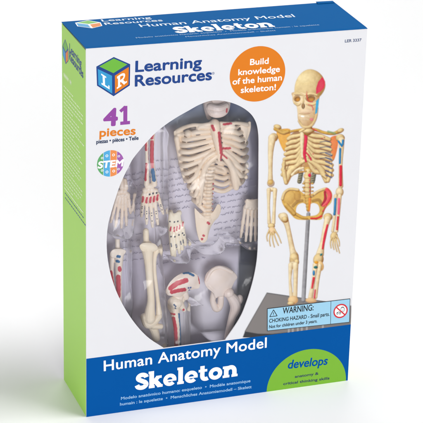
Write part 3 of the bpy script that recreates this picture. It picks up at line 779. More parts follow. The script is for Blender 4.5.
# the cube mark lies foreshortened at the left
logo(p, [(88.0, 20.7), (75.0, 23.3), (88.8, 24.9), (100.6, 23.0), (77.4, 26.9), (92.2, 28.9), (102.4, 26.5)], ['leaf', 'cyan', 'orange', 'white'], letters=False)
p.text('Learning', (102.5, 22.2), (151.5, 19.3), 'softwhite', bold=0.12, cap=5.6)
p.text('Resources', (105.5, 25.6), (163.0, 22.0), 'softwhite', bold=0.12, cap=5.8)
p.text('Human Anatomy Model', (141.0, 28.0), (295.3, 17.8), 'softwhite', bold=0.10, cap=7.6)
slab_word(p, (176.6, 34.2), (275.4, 27.6), 10.8, 'white')
p.text('Modelo anatómico humano: esqueleto  •  Modèle anatomique humain : le squelette', (136.5, 39.2), (319.5, 26.0), 'topwhite', bold=0.0, cap=2.6)
p.text('Menschliches Anatomiemodell – Skelett', (186.0, 38.1), (276.0, 31.7), 'topwhite', bold=0.0, cap=2.3)
p.done('top_lettering', top, 'white title lettering and cube logo on the blue top')

# ------------------------------------------------------------------ clear film behind the window
def film_mat(name, milk, gloss_r, tint, bump, bscale, fres=1.45):
    m = bpy.data.materials.new(name); m.use_nodes = True; nt = m.node_tree; nt.nodes.clear()
    out = nt.nodes.new('ShaderNodeOutputMaterial'); tr = nt.nodes.new('ShaderNodeBsdfTransparent'); tr.inputs[0].default_value = (*tint, 1)
    df = nt.nodes.new('ShaderNodeBsdfDiffuse'); df.inputs[0].default_value = (0.9, 0.9, 0.95, 1)
    gl_ = nt.nodes.new('ShaderNodeBsdfGlossy'); gl_.inputs['Roughness'].default_value = gloss_r; gl_.inputs[0].default_value = (1, 1, 1, 1)
    fr = nt.nodes.new('ShaderNodeFresnel'); fr.inputs[0].default_value = fres
    m1 = nt.nodes.new('ShaderNodeMixShader'); m2 = nt.nodes.new('ShaderNodeMixShader')
    m1.inputs[0].default_value = milk
    nt.links.new(tr.outputs[0], m1.inputs[1]); nt.links.new(df.outputs[0], m1.inputs[2])
    nt.links.new(fr.outputs[0], m2.inputs[0]); nt.links.new(m1.outputs[0], m2.inputs[1]); nt.links.new(gl_.outputs[0], m2.inputs[2])
    tc = nt.nodes.new('ShaderNodeTexCoord'); n = nt.nodes.new('ShaderNodeTexNoise'); n.inputs['Scale'].default_value = bscale; n.inputs['Detail'].default_value = 3
    nt.links.new(tc.outputs['Object'], n.inputs['Vector'])
    b = nt.nodes.new('ShaderNodeBump'); b.inputs['Strength'].default_value = bump; b.inputs['Distance'].default_value = 0.002
    nt.links.new(n.outputs['Fac'], b.inputs['Height'])
    for t in (gl_, fr): nt.links.new(b.outputs[0], t.inputs['Normal'])
    nt.links.new(m2.outputs[0], out.inputs[0]); return m
fm = film_mat('clear_window_film', 0.015, 0.04, (0.99, 0.99, 0.99), 0.05, 12, 1.25)
n_ = 24
vs = []; fs = []
for j in range(n_ + 1):
    for i in range(n_ + 1):
        x = 12 + 158 * i / n_; z = 44 + 222 * j / n_
        vs.append((x, T + 0.35 + 0.0 * x, z))
for j in range(n_):
    for i in range(n_): a = j * (n_ + 1) + i; fs.append((a, a + 1, a + n_ + 2, a + n_ + 1))
mesh('window_film', vs, fs, fm, None, BOX, smooth=True)

# ------------------------------------------------------------------ bones: tubes and balls fused into one skin each, painted in a colour attribute
BONE = (252, 240, 222); BONE2 = (242, 232, 220); PINKISH = (226, 204, 196)
RED = (206, 34, 66); BLU = (26, 104, 160); DOT = (60, 66, 84)
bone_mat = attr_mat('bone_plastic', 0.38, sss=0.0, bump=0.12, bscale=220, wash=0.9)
class Bone:
    def __init__(s, y, k=1.0): s.y = y; s.k = k; s.v = []; s.f = []; s.paints = []
    def tube(s, pts, n=5, sides=12, flat=1.0):
        """pts: (px, py, depth mm from s.y, radius mm)"""
        P = catmull(pts, n) if len(pts) > 2 else pts
        C = [(at(a[0], a[1], s.y + s.k * a[2]), a[3]) for a in P]
        b = len(s.v); prev = None
        for i, (c, r) in enumerate(C):
            t = (C[min(i + 1, len(C) - 1)][0] - C[max(i - 1, 0)][0]).normalized()
            ref = Vector((0, 1, 0)) if abs(t.y) < 0.9 else Vector((1, 0, 0))
            u = t.cross(ref).normalized(); w_ = t.cross(u).normalized()
            if prev is not None and u.dot(prev) < 0: u = -u; w_ = -w_
            prev = u
            for k in range(sides):
                a = 2 * math.pi * k / sides; s.v.append(c + u * r * math.cos(a) + w_ * r * math.sin(a) * flat)
        for i in range(len(C) - 1):
            for k in range(sides):
                a = b + i * sides + k; a2 = b + i * sides + (k + 1) % sides; s.f.append((a, a2, a2 + sides, a + sides))
        s.f.append(tuple(b + k for k in range(sides))[::-1]); s.f.append(tuple(b + (len(C) - 1) * sides + k for k in range(sides)))
        s.ballp(C[0][0], C[0][1], C[0][1] * flat if flat < 1 else C[0][1], C[0][1]); s.ballp(C[-1][0], C[-1][1], C[-1][1] * flat if flat < 1 else C[-1][1], C[-1][1])
    def ballp(s, c, rx, ry, rz, rot=0):
        b = len(s.v); m_, n = 8, 12; ca_, sa_ = math.cos(math.radians(rot)), math.sin(math.radians(rot))
        s.v.append(c + Vector((rz * sa_ * 1, 0, rz * ca_)))
        for j in range(1, m_):
            th = math.pi * j / m_
            for k in range(n):
                ph = 2 * math.pi * k / n; x = rx * math.sin(th) * math.cos(ph); y = ry * math.sin(th) * math.sin(ph); z = rz * math.cos(th)
                s.v.append(c + Vector((x * ca_ + z * sa_, y, -x * sa_ + z * ca_)))
        s.v.append(c - Vector((rz * sa_, 0, rz * ca_)))
        for k in range(n): s.f.append((b, b + 1 + k, b + 1 + (k + 1) % n))
        for j in range(m_ - 2):
            for k in range(n):
                a = b + 1 + j * n + k; a2 = b + 1 + j * n + (k + 1) % n; s.f.append((a, a + n, a2 + n, a2))
        e_ = b + 1 + (m_ - 1) * n; l_ = b + 1 + (m_ - 2) * n
        for k in range(n): s.f.append((e_, l_ + (k + 1) % n, l_ + k))
    def ball(s, px, py, dy, rx, ry, rz, rot=0): s.ballp(at(px, py, s.y + s.k * dy), rx, ry, rz, rot)
    def plate(s, pts, y0, y1, bulge=0.0):
        """closed outline in pixels, as a slab of real thickness; bulge cups it towards the front"""
        P = catmull(pts, 4, True); b = len(s.v); n = len(P)
        cx = sum(q[0] for q in P) / n; cy = sum(q[1] for q in P) / n
        rings = [1.0, 0.66, 0.33]
        for yy in (y0, y1):
            for r in rings:
                for q in P: s.v.append(at(cx + (q[0] - cx) * r, cy + (q[1] - cy) * r, s.y + s.k * yy - bulge * (1 - r * r)))
            s.v.append(at(cx, cy, s.y + s.k * yy - bulge))
        N = n * 3 + 1
        for lay in (0, 1):
            o_ = b + lay * N
            for k in range(2):
                for i in range(n):
                    q = (o_ + k * n + i, o_ + k * n + (i + 1) % n, o_ + (k + 1) * n + (i + 1) % n, o_ + (k + 1) * n + i)
                    s.f.append(q if lay else q[::-1])
            for i in range(n):
                q = (o_ + 2 * n + i, o_ + 2 * n + (i + 1) % n, o_ + 3 * n); s.f.append(q if lay else q[::-1])
        for i in range(n): s.f.append((b + i, b + (i + 1) % n, b + N + (i + 1) % n, b + N + i))
    def paint(s, col, pts, wpx): s.paints.append((col, pts, wpx))
    def done(s, name, base=BONE, voxel=0.32, label='', cat='bone', group='toy bones packed behind the window', smooth=2):
        me = bpy.data.meshes.new(name); me.from_pydata([tuple(v * S) for v in s.v], [], s.f)
        bm = bmesh.new(); bm.from_mesh(me); bmesh.ops.recalc_face_normals(bm, faces=bm.faces); bm.to_mesh(me); bm.free()
        o = bpy.data.objects.new(name, me); COL.objects.link(o)
        r = o.modifiers.new('r', 'REMESH'); r.mode = 'VOXEL'; r.voxel_size = voxel * S; r.adaptivity = 0
        sm = o.modifiers.new('s', 'SMOOTH'); sm.iterations = smooth; sm.factor = 0.5
        bpy.context.view_layer.update()
        me2 = bpy.data.meshes.new_from_object(o.evaluated_get(bpy.context.evaluated_depsgraph_get()))
        me2.name = name; o.modifiers.clear(); o.data = me2; bpy.data.meshes.remove(me)
        me2.polygons.foreach_set('use_smooth', [True] * len(me2.polygons))
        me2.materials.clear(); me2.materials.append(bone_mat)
        n = len(me2.vertices); co = np.zeros(n * 3, np.float32); me2.vertices.foreach_get('co', co); co = co.reshape(-1, 3) / S
        nr = np.zeros(n * 3, np.float32); me2.vertices.foreach_get('normal', nr); nr = nr.reshape(-1, 3)
        x, y = to_px(co); C = np.ones((n, 4)); C[:, :3] = lin(base)
        # warm tint towards joint ends stays with the plastic
        tn = 0.5 + 0.5 * np.sin(co[:, 0] * .31 + 1.3 * np.sin(co[:, 2] * .23)) * np.sin(co[:, 2] * .27 + co[:, 1] * .2)
        C[:, :3] *= (1 - 0.10 * tn[:, None] * np.array([0.2, 0.5, 1.0]))
        for col, pts, wpx in s.paints:
            d = np.full(n, 1e9)
            if len(pts) == 1: d = np.hypot(x - pts[0][0], y - pts[0][1])
            for (ax, ay), (bx, by) in zip(pts[:-1], pts[1:]):
                dx, dy = bx - ax, by - ay; t = np.clip(((x - ax) * dx + (y - ay) * dy) / (dx * dx + dy * dy + 1e-9), 0, 1)
                d = np.minimum(d, np.hypot(x - ax - dx * t, y - ay - dy * t))
            wob = 0.25 * np.sin(x * 2.1 + y * 1.3)
            a = np.clip((wpx + 0.5 * wob * min(wpx, 1) - d) / 0.5 + 0.5, 0, 1) * np.clip((0.25 - nr[:, 1]) / 0.2, 0, 1)
            C[:, :3] = C[:, :3] * (1 - a[:, None]) + np.array(lin(col)) * a[:, None]
        ca = me2.color_attributes.new('paint', 'FLOAT_COLOR', 'POINT'); ca.data.foreach_set('color', C.astype(np.float32).ravel())
        # put the object's own origin at its middle
        c0 = co.mean(0); me2.transform(Matrix.Translation(-Vector(c0) * S)); o.location = Vector(c0) * S
        tag(o, label, cat, group)
        return o

# ---- rib cage with spine, clavicles and sacrum
b = Bone(2.5, 0.74)
spine = [(214, 122, 40), (213.5, 132, 44), (212.5, 145, 46), (211.5, 158, 45), (210, 170, 41), (209, 180, 36), (208.4, 190, 32), (208, 200, 29), (207.6, 212, 27), (207, 219, 26)]
sp = catmull(spine, 3)
for i in range(len(sp)):
    x, y, d = sp[i]; b.ball(x, y, d, 4.2, 4.2, 1.45)
    if i % 1 == 0: b.tube([(x - 4.6, y + .5, d + 1, .8), (x + 4.6, y - .1, d + 1, .8)])
b.tube([(x, y, d + 1, 3.0) for x, y, d in spine])
lo = [(193, 127), (186, 131.5), (182, 137), (180, 143), (179.4, 149.5), (180, 156.5), (181, 163.5), (183, 171), (185.6, 178.5), (189, 186), (191.5, 193), (193.6, 199.5)]
la = [(208.5, 127), (210, 131), (211, 135.6), (212, 140.4), (213, 145), (214.5, 149.6), (215.5, 153.6), (214, 157.2), (210, 163), (206, 170), (203.6, 176), (201.6, 184)]
lm = [(200, 126.4), (196, 132.2), (194, 138.2), (193, 144.6), (193, 151.4), (194.5, 157.8), (198, 161.6), (200, 166.4), (200, 172), (199, 178), (198.6, 185), (198.4, 192)]
for k in range(12):
    (ox, oy), (ax, ay), (mx_, my) = lo[k], la[k], lm[k]
    sx_, sy_, sd = sp[min(2 + 2 * k, len(sp) - 1)]
    r = 1.95 if k < 7 else 1.75
    fr = 13 + 0.5 * k if k < 7 else 17 + 1.5 * (k - 7)
    b.tube([(sx_ - 3, sy_ - 2, sd, r), ((sx_ + ox) / 2 - 3, (sy_ + oy) / 2 - 2, sd + 3, r), (ox + .5, oy - 1, 36, r), (ox, oy + .6, 28, r + .1), (ox + 4, oy + 2.4, 20, r + .1), (mx_, my, fr + 1.5, r), (ax, ay, fr, r)])
ro = [(238, 125.5), (242, 131), (244, 137.5), (245.4, 144), (246, 151), (246, 158.5), (245.6, 166), (244.4, 173.5), (242.6, 181)]
ra = [(221, 126), (222, 130.4), (222.6, 135), (223, 139.8), (223.5, 144.6), (223.6, 149), (222.6, 153), (224, 157), (228, 163)]
rm = [(230, 125.4), (232, 130.8), (233, 136.6), (233.4, 142.6), (233.8, 149), (233.4, 155.6), (233, 162), (234, 168.6), (235.6, 175)]
for k in range(9):
    (ox, oy), (ax, ay), (mx_, my) = ro[k], ra[k], rm[k]
    sx_, sy_, sd = sp[min(2 + 2 * k, len(sp) - 1)]; r = 1.85
    fr = 13 + 0.4 * k
    b.tube([(sx_ + 3, sy_ - 2, sd, r), (sx_ + 16, sy_ + 1, sd + 2, r), (ox - 1, oy - 1, 38, r), (ox, oy, 30, r), (ox - 3.5, oy + 2.4, 21, r + .15), (mx_, my, fr + 1.5, r + .1), (ax, ay, fr, r)])
# back ribs seen through the arch
for k in range(4):
    y = 163 + 5.6 * k; b.tube([(211, y - 2, 43 - 2 * k, 1.4), (222, y - 1, 44, 1.4), (233, y + 5, 36, 1.4), (237, y + 9, 28, 1.4)])
    b.tube([(207, y, 42 - 2 * k, 1.3), (198, y + 1, 43, 1.3), (189, y + 6, 34, 1.3)])
# costal arch
b.tube([(216, 156, 13, 2.2), (209, 162, 14, 2.3), (204, 170, 17, 2.2), (202, 182, 20, 2.4), (200.4, 194, 24, 2.2), (199.6, 204, 27, 1.8)])
b.tube([(214, 153, 12, 1.6), (206, 158, 14, 1.5), (199, 168, 17, 1.6), (194, 180, 22, 1.7), (192, 192, 27, 1.6)])
b.tube([(221, 154, 13, 2.0), (227, 160, 14, 2.4), (232, 168, 17, 2.6), (235, 178, 20, 3.4), (236, 187, 22, 2.8)])
b.tube([(224, 152, 13, 1.5), (232, 158, 15, 1.5), (239, 166, 20, 1.6), (241, 176, 25, 1.7)])
for q in ((246.5, 166), (247, 171), (246, 177)): b.ball(q[0], q[1], 27, 1.8, 2, 1.8)
# sternum
b.tube([(214.5, 124.5, 13, 4.4), (215.5, 131, 11.5, 4.0), (217, 140, 10.5, 3.2), (219, 149, 11, 2.8), (219.5, 156, 12, 1.8), (219, 161, 13, 1.1)])
# clavicles, shoulder blades, stub of the shoulder
b.tube([(211, 124, 13, 2.0), (202, 125, 14, 1.5), (193, 125, 18, 1.6), (184, 127.6, 24, 1.8), (176, 132, 28, 2.2)])
b.tube([(221, 123.6, 13, 1.9), (229, 123.4, 14, 1.4), (238, 123, 18, 1.5), (247, 124.5, 24, 1.9)])
b.ball(187.8, 133.4, 17, 2.9, 2.9, 2.9); b.tube([(188, 133, 18, 1.5), (182, 134, 24, 1.8), (178, 134.5, 26, 2.0)])
b.plate([(174, 131), (181, 132), (183, 140), (182.5, 152), (183.5, 166), (182, 168), (179, 158), (177, 146), (174.5, 138)], 26, 28.5, 1.0)
b.tube([(176.5, 138, 25, 2.3), (178.5, 150, 26, 1.9), (181, 165, 28, 1.5), (185, 182, 30, 1.1)])
b.plate([(241, 124), (249.5, 122), (251, 128), (247.5, 137), (245.5, 143), (243.6, 136), (241, 130)], 25, 27.4, .8); b.tube([(249.6, 122.6, 24, 1.2), (249.4, 130, 25, 1.0), (246, 141, 27, .9)])
# sacrum and hips of the spine piece
b.plate([(194.6, 208), (198, 212), (204, 213.5), (211, 213), (215, 208.6), (217.4, 204.4), (220.4, 205.2), (220.8, 211), (218.4, 217), (214.4, 221.4), (210.8, 227), (208.6, 233.6), (207.2, 239.6), (203.4, 243), (199.4, 240.6), (196.6, 231), (195.2, 220)], 25, 30, 2.5)
for i in range(5): b.tube([(200 + i * .5, 218 + 4.4 * i, 23.5 + .4 * i, .8), (209.5 - 1.0 * i, 217.4 + 4.4 * i, 23.5 + .4 * i, .8)])
for q in (((214, 130), (212.2, 126), 1.5), ((219.2, 133), (221.2, 153), 1.5), ((221.6, 150), (221, 160), 1.0), ((222, 154), (227, 158.4), .8), ((222.4, 148.6), (230, 148.2), 1.2), ((224, 124.4), (231, 123.4), 1.2)):
    b.paint(RED, [q[0], q[1]], q[2])
for y in (184, 189, 194, 199, 204, 209): b.paint(RED, [(213.2, y)], 0.9)
for q in ((209, 223.6), (208, 222.8), (203.6, 235.6), (202, 239)): b.paint(RED, [q], 1.3)
b.done('toy_ribcage', voxel=0.42, base=(251, 235, 218), label='cream plastic rib cage with spine and red breastbone stripe, upper middle of the window', cat='rib cage')

# ---- jaw at the very top
b = Bone(16)
b.tube([(206, 94, 8, 3.2), (208, 104, 2, 3.6), (212, 111.5, -3, 3.8), (218, 113, -5, 3.8), (224, 110.5, -3, 3.6), (226.6, 103, 2, 3.2), (227.6, 94, 8, 3.0)])
b.plate([(209, 96), (225, 96), (225, 108), (218, 111), (211, 108)], 2, 7, 1)
b.tube([(210, 107, -2, 3.0), (218, 109, -5, 3.2), (225.6, 106, -2, 2.8)])
b.tube([(206, 96, 14, 3), (207, 108, 16, 2.6), (209, 117, 18, 2.2)])
b.paint(RED, [(226.5, 112), (227, 109)], .8)
b.done('toy_jaw', base=(243, 227, 224), label='pale plastic lower jaw above the rib cage, cut off by the window edge', cat='jaw')

# ---- hands and feet
def digits(b, palm, tips, r0=1.5, r1=0.95, y=0, arch=2.0, joints=(0.30, 0.62, 0.84)):
    for (ax, ay), (tx, ty) in zip(palm, tips):
        n = 14; pts = []
        for i in range(n + 1):
            t = i / n; r = r0 + (r1 - r0) * t
            for j in joints: r += 0.45 * math.exp(-((t - j) / 0.035) ** 2)
            r += 0.3 * math.exp(-((t - 0.03) / 0.05) ** 2)
            pts.append((ax + (tx - ax) * t, ay + (ty - ay) * t, y - arch * math.sin(math.pi * t), r))
        b.tube(pts, n=1, sides=10)
def carpals(b, pts, r=2.0, y=0):
    for x, yy in pts: b.ball(x, yy, y, r, r, r * .9)
# plain hand at the left edge
b = Bone(24)
b.tube([(121.5, 178, 2, 1.8), (122, 187, 0, 2.4)]); b.tube([(125, 180, 2, 1.6), (125.6, 188, 0, 2.2)])
carpals(b, [(118.6, 192), (121.6, 191), (124.8, 191.5), (127, 194), (119, 195.6), (122.4, 195), (125.4, 195.6)], 2.1)
digits(b, [(117.6, 196), (120.2, 197), (122.8, 197), (125.4, 196.6), (128, 194.8)], [(110.8, 222), (115.4, 226.5), (121.4, 227.5), (126.4, 225), (130.4, 213)], 1.55, 1.0)
b.done('toy_hand', base=(247, 231, 220), label='plain cream plastic hand hanging at the left edge of the window', cat='hand')
# painted forearm and hand
b = Bone(22)
b.tube([(152.8, 128, 0, 2.3), (152.3, 140, 0, 1.8), (151.7, 156, -.5, 1.7), (153, 170, -.5, 1.9), (154.2, 184, 0, 2.5)])
b.tube([(146, 132, 2, 2.2), (146.6, 150, 1, 1.4), (147, 166, .5, 1.5), (146.6, 184, 0, 2.2)])
b.ball(149.6, 186, 0, 4.0, 2.4, 2.4)
carpals(b, [(145, 190), (148.4, 189), (152, 189.4), (155.4, 190.6), (144.4, 194), (148, 193.4), (151.8, 193), (155.8, 193.4)], 2.3)
digits(b, [(143.4, 195), (146.8, 196), (150.2, 196), (153.8, 195.4), (157.2, 194)], [(141.4, 216), (146.6, 223.6), (152.6, 226.6), (157.8, 224), (163.2, 213.4)], 1.75, 1.1)
for q in (((152.8, 128), (152, 138), 1.6), ((152, 142), (151.8, 168), 1.9), ((146, 138), (146, 150), 1.1), ((146.4, 164), (145.4, 180), 1.2), ((148.6, 148), (148.8, 160), .6)): b.paint(RED, [q[0], q[1]], q[2])
b.paint(BLU, [(152.6, 170), (154, 180)], 1.9)
for q in ((142.8, 198.6), (146.6, 199.4), (150.4, 199), (154, 198.2), (157.4, 196.8)): b.paint(RED, [(q[0] - .3, q[1] + 3.0), (q[0] + .3, q[1] - 1.4)], 1.15)
for q in ((149.6, 194.4), (153, 193.4), (156.6, 193)): b.paint(DOT, [q], 1.0)
for (ax, ay), (tx, ty) in zip([(143.4, 195), (146.8, 196), (150.2, 196), (153.8, 195.4), (157.2, 194)], [(141.4, 216), (146.6, 223.6), (152.6, 226.6), (157.8, 224), (163.2, 213.4)]):
    for t in (.56, .64, .82): b.paint(DOT, [(ax + (tx - ax) * t, ay + (ty - ay) * t)], .62)
b.done('toy_forearm', base=(253, 241, 228), label='plastic forearm and hand with red and blue painted arm and red row over knuckles', cat='forearm')
# painted foot
b = Bone(22)
b.plate([(169.5, 211), (174, 213.4), (179.5, 211.6), (181, 218), (181.5, 226), (178, 229), (170, 229), (168.4, 222), (168.6, 215)], -4, 3, 1.4)
for q in ((170.4, 212.6), (179, 213)): b.ball(q[0], q[1], -2, 2.2, 2.2, 2.4)
fp = [(170.4, 226), (173.2, 227), (176.2, 226.6), (179, 225.4), (181.6, 223)]; ft_ = [(172.2, 254.6), (174.8, 255.6), (179.4, 252.6), (182.4, 249), (185.4, 244.6)]
digits(b, fp, ft_, 1.9, 1.3, joints=(.3, .55, .8)); b.tube([(170.4, 228, 0, 2.1), (171.4, 240, -1, 2.0), (172.8, 254, 0, 2.0)])
for x, y in ((170.4, 228.6), (174, 229), (176.6, 228.2), (179.4, 226.6), (182.6, 223.8)): b.paint(RED, [(x, y + 2.2), (x + .4, y - 1.4)], .8)
for x, y in ((170, 221.6), (174.4, 222), (177.8, 221.4), (171, 236.6), (175, 236.8), (179, 235), (182.6, 233.2), (184, 235)): b.paint(DOT, [(x, y)], .85)
for x, y in ((171, 243.6), (176, 244.6), (180.6, 241.4), (183, 240)): b.paint((110, 116, 138), [(x, y), (x + .5, y + 3)], .6)
b.done('foot_model', base=(253, 245, 228), label='plastic foot with a dotted red line across it, just left of the spine end', cat='foot')
# plain foot at the right
b = Bone(24)
b.plate([(246.6, 199), (252, 199.6), (258, 199), (261, 204), (260, 209), (250, 209), (245.4, 208), (245.6, 203)], -2.5, 3, 1.2)
carpals(b, [(247.4, 201.6), (252.4, 201.4), (257.4, 201.6), (246.4, 206.6), (250, 207.6), (253.6, 207.6), (257.4, 207.2)], 2.3, -1)
digits(b, [(245.2, 208), (248.6, 209), (252.2, 209.4), (255.8, 209), (259.4, 208)], [(240.8, 237), (245.8, 240.8), (250.6, 241), (255.4, 240.4), (260, 238.4)], 1.55, 1.05, joints=(.46, .52, .80))
b.done('foot_model', base=(249, 235, 222), label='plain cream plastic foot against the right edge of the window', cat='foot')
# painted shin at the left edge
b = Bone(22)
b.tube([(117.4, 237, 0, 1.9), (117.6, 249, 0, 1.9)]); b.plate([(110, 253), (113, 249.4), (118, 248.6), (124, 249.4), (126, 252), (122, 256), (116, 258), (111, 257)], -4, 4, 1)
b.tube([(119, 253, -1, 4.4), (119, 260, -1, 3.4), (118.6, 274, -1, 2.6), (119, 296, -1, 2.4), (120.6, 320, 0, 2.6)])
b.tube([(112.6, 254, 2, 2.6), (111.8, 268, 2, 1.7), (113, 284, 2, 1.5), (116, 302, 2, 1.5)])
b.paint(BLU, [(117.6, 256.4), (119.4, 256.6)], 1.4); b.paint(BLU, [(116.8, 261), (118.6, 261.6)], 1.4); b.paint(RED, [(119.4, 268), (119.8, 270)], 1.9)
b.paint(RED, [(118.2, 277), (118.4, 284), (118.2, 296)], 2.4); b.paint(RED, [(111, 272), (113.6, 290)], 1.6)
b.done('toy_shin', base=(251, 241, 234), label='painted plastic shin with blue spots and red stripe at left window edge', cat='shin bone')
# plain shin
b = Bone(21)
b.tube([(145.8, 231, 0, 2.4), (146.2, 243, 0, 2.4)]); b.plate([(139.4, 246), (143, 243), (149, 242.6), (155, 244), (158, 248), (155, 251), (148, 252), (142, 251)], -5, 5, 1.5)
b.tube([(147, 247, -1, 5.4), (147.8, 254, -1, 4.2), (148.8, 266, -1.5, 3.3), (150, 284, -2, 3.0), (151, 300, -2, 3.0), (150, 310, -1.5, 4.0), (149.4, 318, -1, 5.0)], sides=14)
b.tube([(157, 250, 2, 2.8), (154.8, 256, 2, 1.9), (154.4, 270, 2, 1.6), (156.4, 288, 2, 1.6), (158, 302, 2, 1.7), (159, 313, 1, 2.6)])
b.tube([(144, 317, 0, 3.2), (148, 323.6, 0, 4.2), (154, 321, 0, 3.6), (159, 316.4, 0, 2.6)]); b.tube([(150, 323, 2, 3.2), (154, 330, 2, 3.6), (156, 338, 3, 3.4)]); b.tube([(153, 326, -1, 2.5), (160.6, 326.4, -1, 2.3)])
b.done('toy_shin', base=(253, 241, 222), label='large plain cream shin bones with a peg on top, upright low in the window', cat='shin bone')
# painted half pelvis
b = Bone(20)
b.plate([(165.6, 291), (169, 283.5), (175, 277), (183, 272.6), (191, 272), (197.6, 275.4), (199.8, 282), (199, 288), (193, 289.4), (186, 292), (180, 296.6), (173, 296), (167.6, 295)], -4, 2.5, 3)
b.tube([(184, 292, 0, 3), (186, 297, 1, 2.6)]); b.ball(178, 297, 0, 4.6, 4, 4.0)
b.paint(RED, [(170.6, 288.2), (177, 283.4), (186, 280.4)], 2.5); b.paint(RED, [(171.8, 292.2), (178, 290.6), (184.4, 289.6)], 1.9)
b.paint(BLU, [(183.6, 273), (188, 272.6), (193.4, 275.4)], 1.2); b.paint(RED, [(199, 276.4), (200, 283)], 1.1)
for q in ((188.6, 288), (190.6, 287.6), (189.4, 290.4), (191, 290.6)): b.paint((52, 96, 168), [q], .9)
b.done('toy_hip', base=(251, 239, 232), label='plastic half pelvis with two broad red patches and a blue rim', cat='hip bone')
# painted thigh under it
b = Bone(23)
b.ball(175, 302.6, -4, 6.4, 5, 5.6); b.ball(180, 299, -1, 4.6, 4, 4.0); b.tube([(180, 304, -1, 3.2), (184, 309.6, -1, 2.0)])
b.tube([(173.4, 306, -2, 5.0), (175, 312, -2, 4.0), (176.4, 322, -2, 3.2), (177.4, 334, -2, 3.0), (178, 352, -2, 3.0)])
b.paint(RED, [(168, 313), (174.6, 314.4)], 1.0); b.paint(RED, [(173.4, 318.4), (175.4, 328), (176.4, 352)], 1.9); b.paint(BLU, [(179, 314), (180.6, 326), (181, 350)], 1.0)
b.paint((52, 84, 130), [(174, 304.6), (175.6, 306.4)], .8); b.paint((52, 84, 130), [(175, 308), (175.8, 308.6)], .6); b.paint(RED, [(183.6, 309.8)], 1.2)
b.done('toy_thigh', base=(249, 239, 226), label='plastic thigh bone with a long red stripe, lying below the painted half pelvis', cat='thigh bone')
# plain half pelvis and thigh at lower right
b = Bone(23)
b.plate([(204.4, 282), (206, 274), (212, 268), (220, 265.6), (227, 267), (233.6, 271.6), (237.4, 277), (234.6, 281.6), (231.6, 288), (229, 293), (223, 296), (217, 296.4), (212, 292), (207, 287.6)], -5, 2, 3.4)
b.tube([(214, 294, -1, 2.8), (212.6, 301, 0, 2.4), (216, 308.6, 0, 2.9), (220, 306, 0, 2.6), (221, 297, -1, 2.6)])
b.tube([(206, 280, -5, 1.3), (211, 271, -6, 1.3), (220, 267, -6, 1.3), (232, 272, -5, 1.3)])
b.tube([(217, 291, -4, 1.2), (222, 288.6, -5, 1.3), (227, 290, -4, 1.2), (228, 295, -3, 1.1)]); b.tube([(209, 285, -5, 1.4), (214, 290, -4.5, 1.6), (216, 296, -3, 1.8)])
b.done('toy_hip', base=(245, 231, 226), label='plain cream plastic half pelvis at lower right behind the film', cat='hip bone')
b = Bone(20)
b.ball(228.4, 292.6, -2, 4.6, 4.4, 4.4); b.ball(239, 300, 0, 3.2, 3.6, 4.6, 20)
b.tube([(229, 294, -2, 3.4), (234, 300.6, -1, 4.6), (235.4, 308, -1, 4.4), (232, 318, -1, 3.2), (229, 330, -1, 2.8), (226, 346, -1, 2.8)])
b.done('toy_thigh', base=(245, 231, 228), label='plain cream plastic thigh bone ending in a round head below the plain half pelvis', cat='thigh bone')

# ------------------------------------------------------------------ insert card behind the bones, with the leaflet's faint print
YB = 41.0
n1, n2 = 110, 170
vs = []; cs = []; fs = []
rn = np.random.RandomState(11)
def pn(x, y, s_, seed):
    return (math.sin(x / s_ + seed) + math.sin(y / s_ * 1.3 + seed * 2.1 + 0.7 * math.sin(x / s_ * .6)) + math.sin((x + y) / s_ * .8 + seed * 3.3)) / 3
lav = np.array(lin((245, 242, 255))); lav2 = np.array(lin((226, 222, 246))); slate = np.array(lin((64, 72, 92))); navy_ = np.array(lin((50, 74, 128))); paleb = np.array(lin((176, 190, 214)))
for j in range(n2 + 1):
    for i in range(n1 + 1):
        x = 92 + 178 * i / n1; y = 88 + 266 * j / n2
        P_ = at(x, y, YB); vs.append((min(max(P_.x, 1.5), W - 1.5), YB + 0.8 * pn(x, y, 14, 2), min(max(P_.z, 1.5), 300)))
        t = min(max(0.5 + 0.6 * pn(x, y, 19, 1), 0), 1); c = lav * (1 - t) + lav2 * t
        # slate tone at the right, deepest low down, blue cloudy print along the top
        sd = x - (244.5 + 2 * math.sin(y / 9.0)) if y > 232 else x - (249 + 1.5 * math.sin(y / 11.0))
        if y > 232: sd = max(sd, (x - 236) * .6 + (y - 292) * .05)
        a = min(max(sd / (1.2 if y > 232 else 3.0) + .5, 0), 1); g_ = min(max((y - 228) / 10, 0), 1)
        c = c * (1 - a) + (slate * g_ + np.array(lin((150, 148, 178))) * (1 - g_)) * a
        a = min(max((130 + 3 * pn(x, y, 8, 4) - y) / 8 + 0.3, 0), 1) * (1.0 if x > 160 else .45); nb = min(max(.5 + 1.0 * pn(x, y, 5.5, 8), 0), 1)
        cb = navy_ * (1 - nb) + paleb * nb
        if x > 228: cb = navy_ * .8 + slate * .2 + (paleb - navy_) * nb * .25
        c = c * (1 - a) + cb * a
        cs.append((*c, 1))
for j in range(n2):
    for i in range(n1): a = j * (n1 + 1) + i; fs.append((a, a + n1 + 1, a + n1 + 2, a + 1))
ins = mesh('insert_card', vs, fs, attr_mat('insert_print', 0.55, bump=0.2, bscale=40), None, None, smooth=True)
ca = ins.data.color_attributes.new('paint', 'FLOAT_COLOR', 'POINT'); ca.data.foreach_set('color', np.array(cs, np.float32).ravel())
tag(ins, 'lavender grey card with rows of faint handwriting behind the bones in the box', 'card')
hv = []; hf = []
rr = random.Random(21)
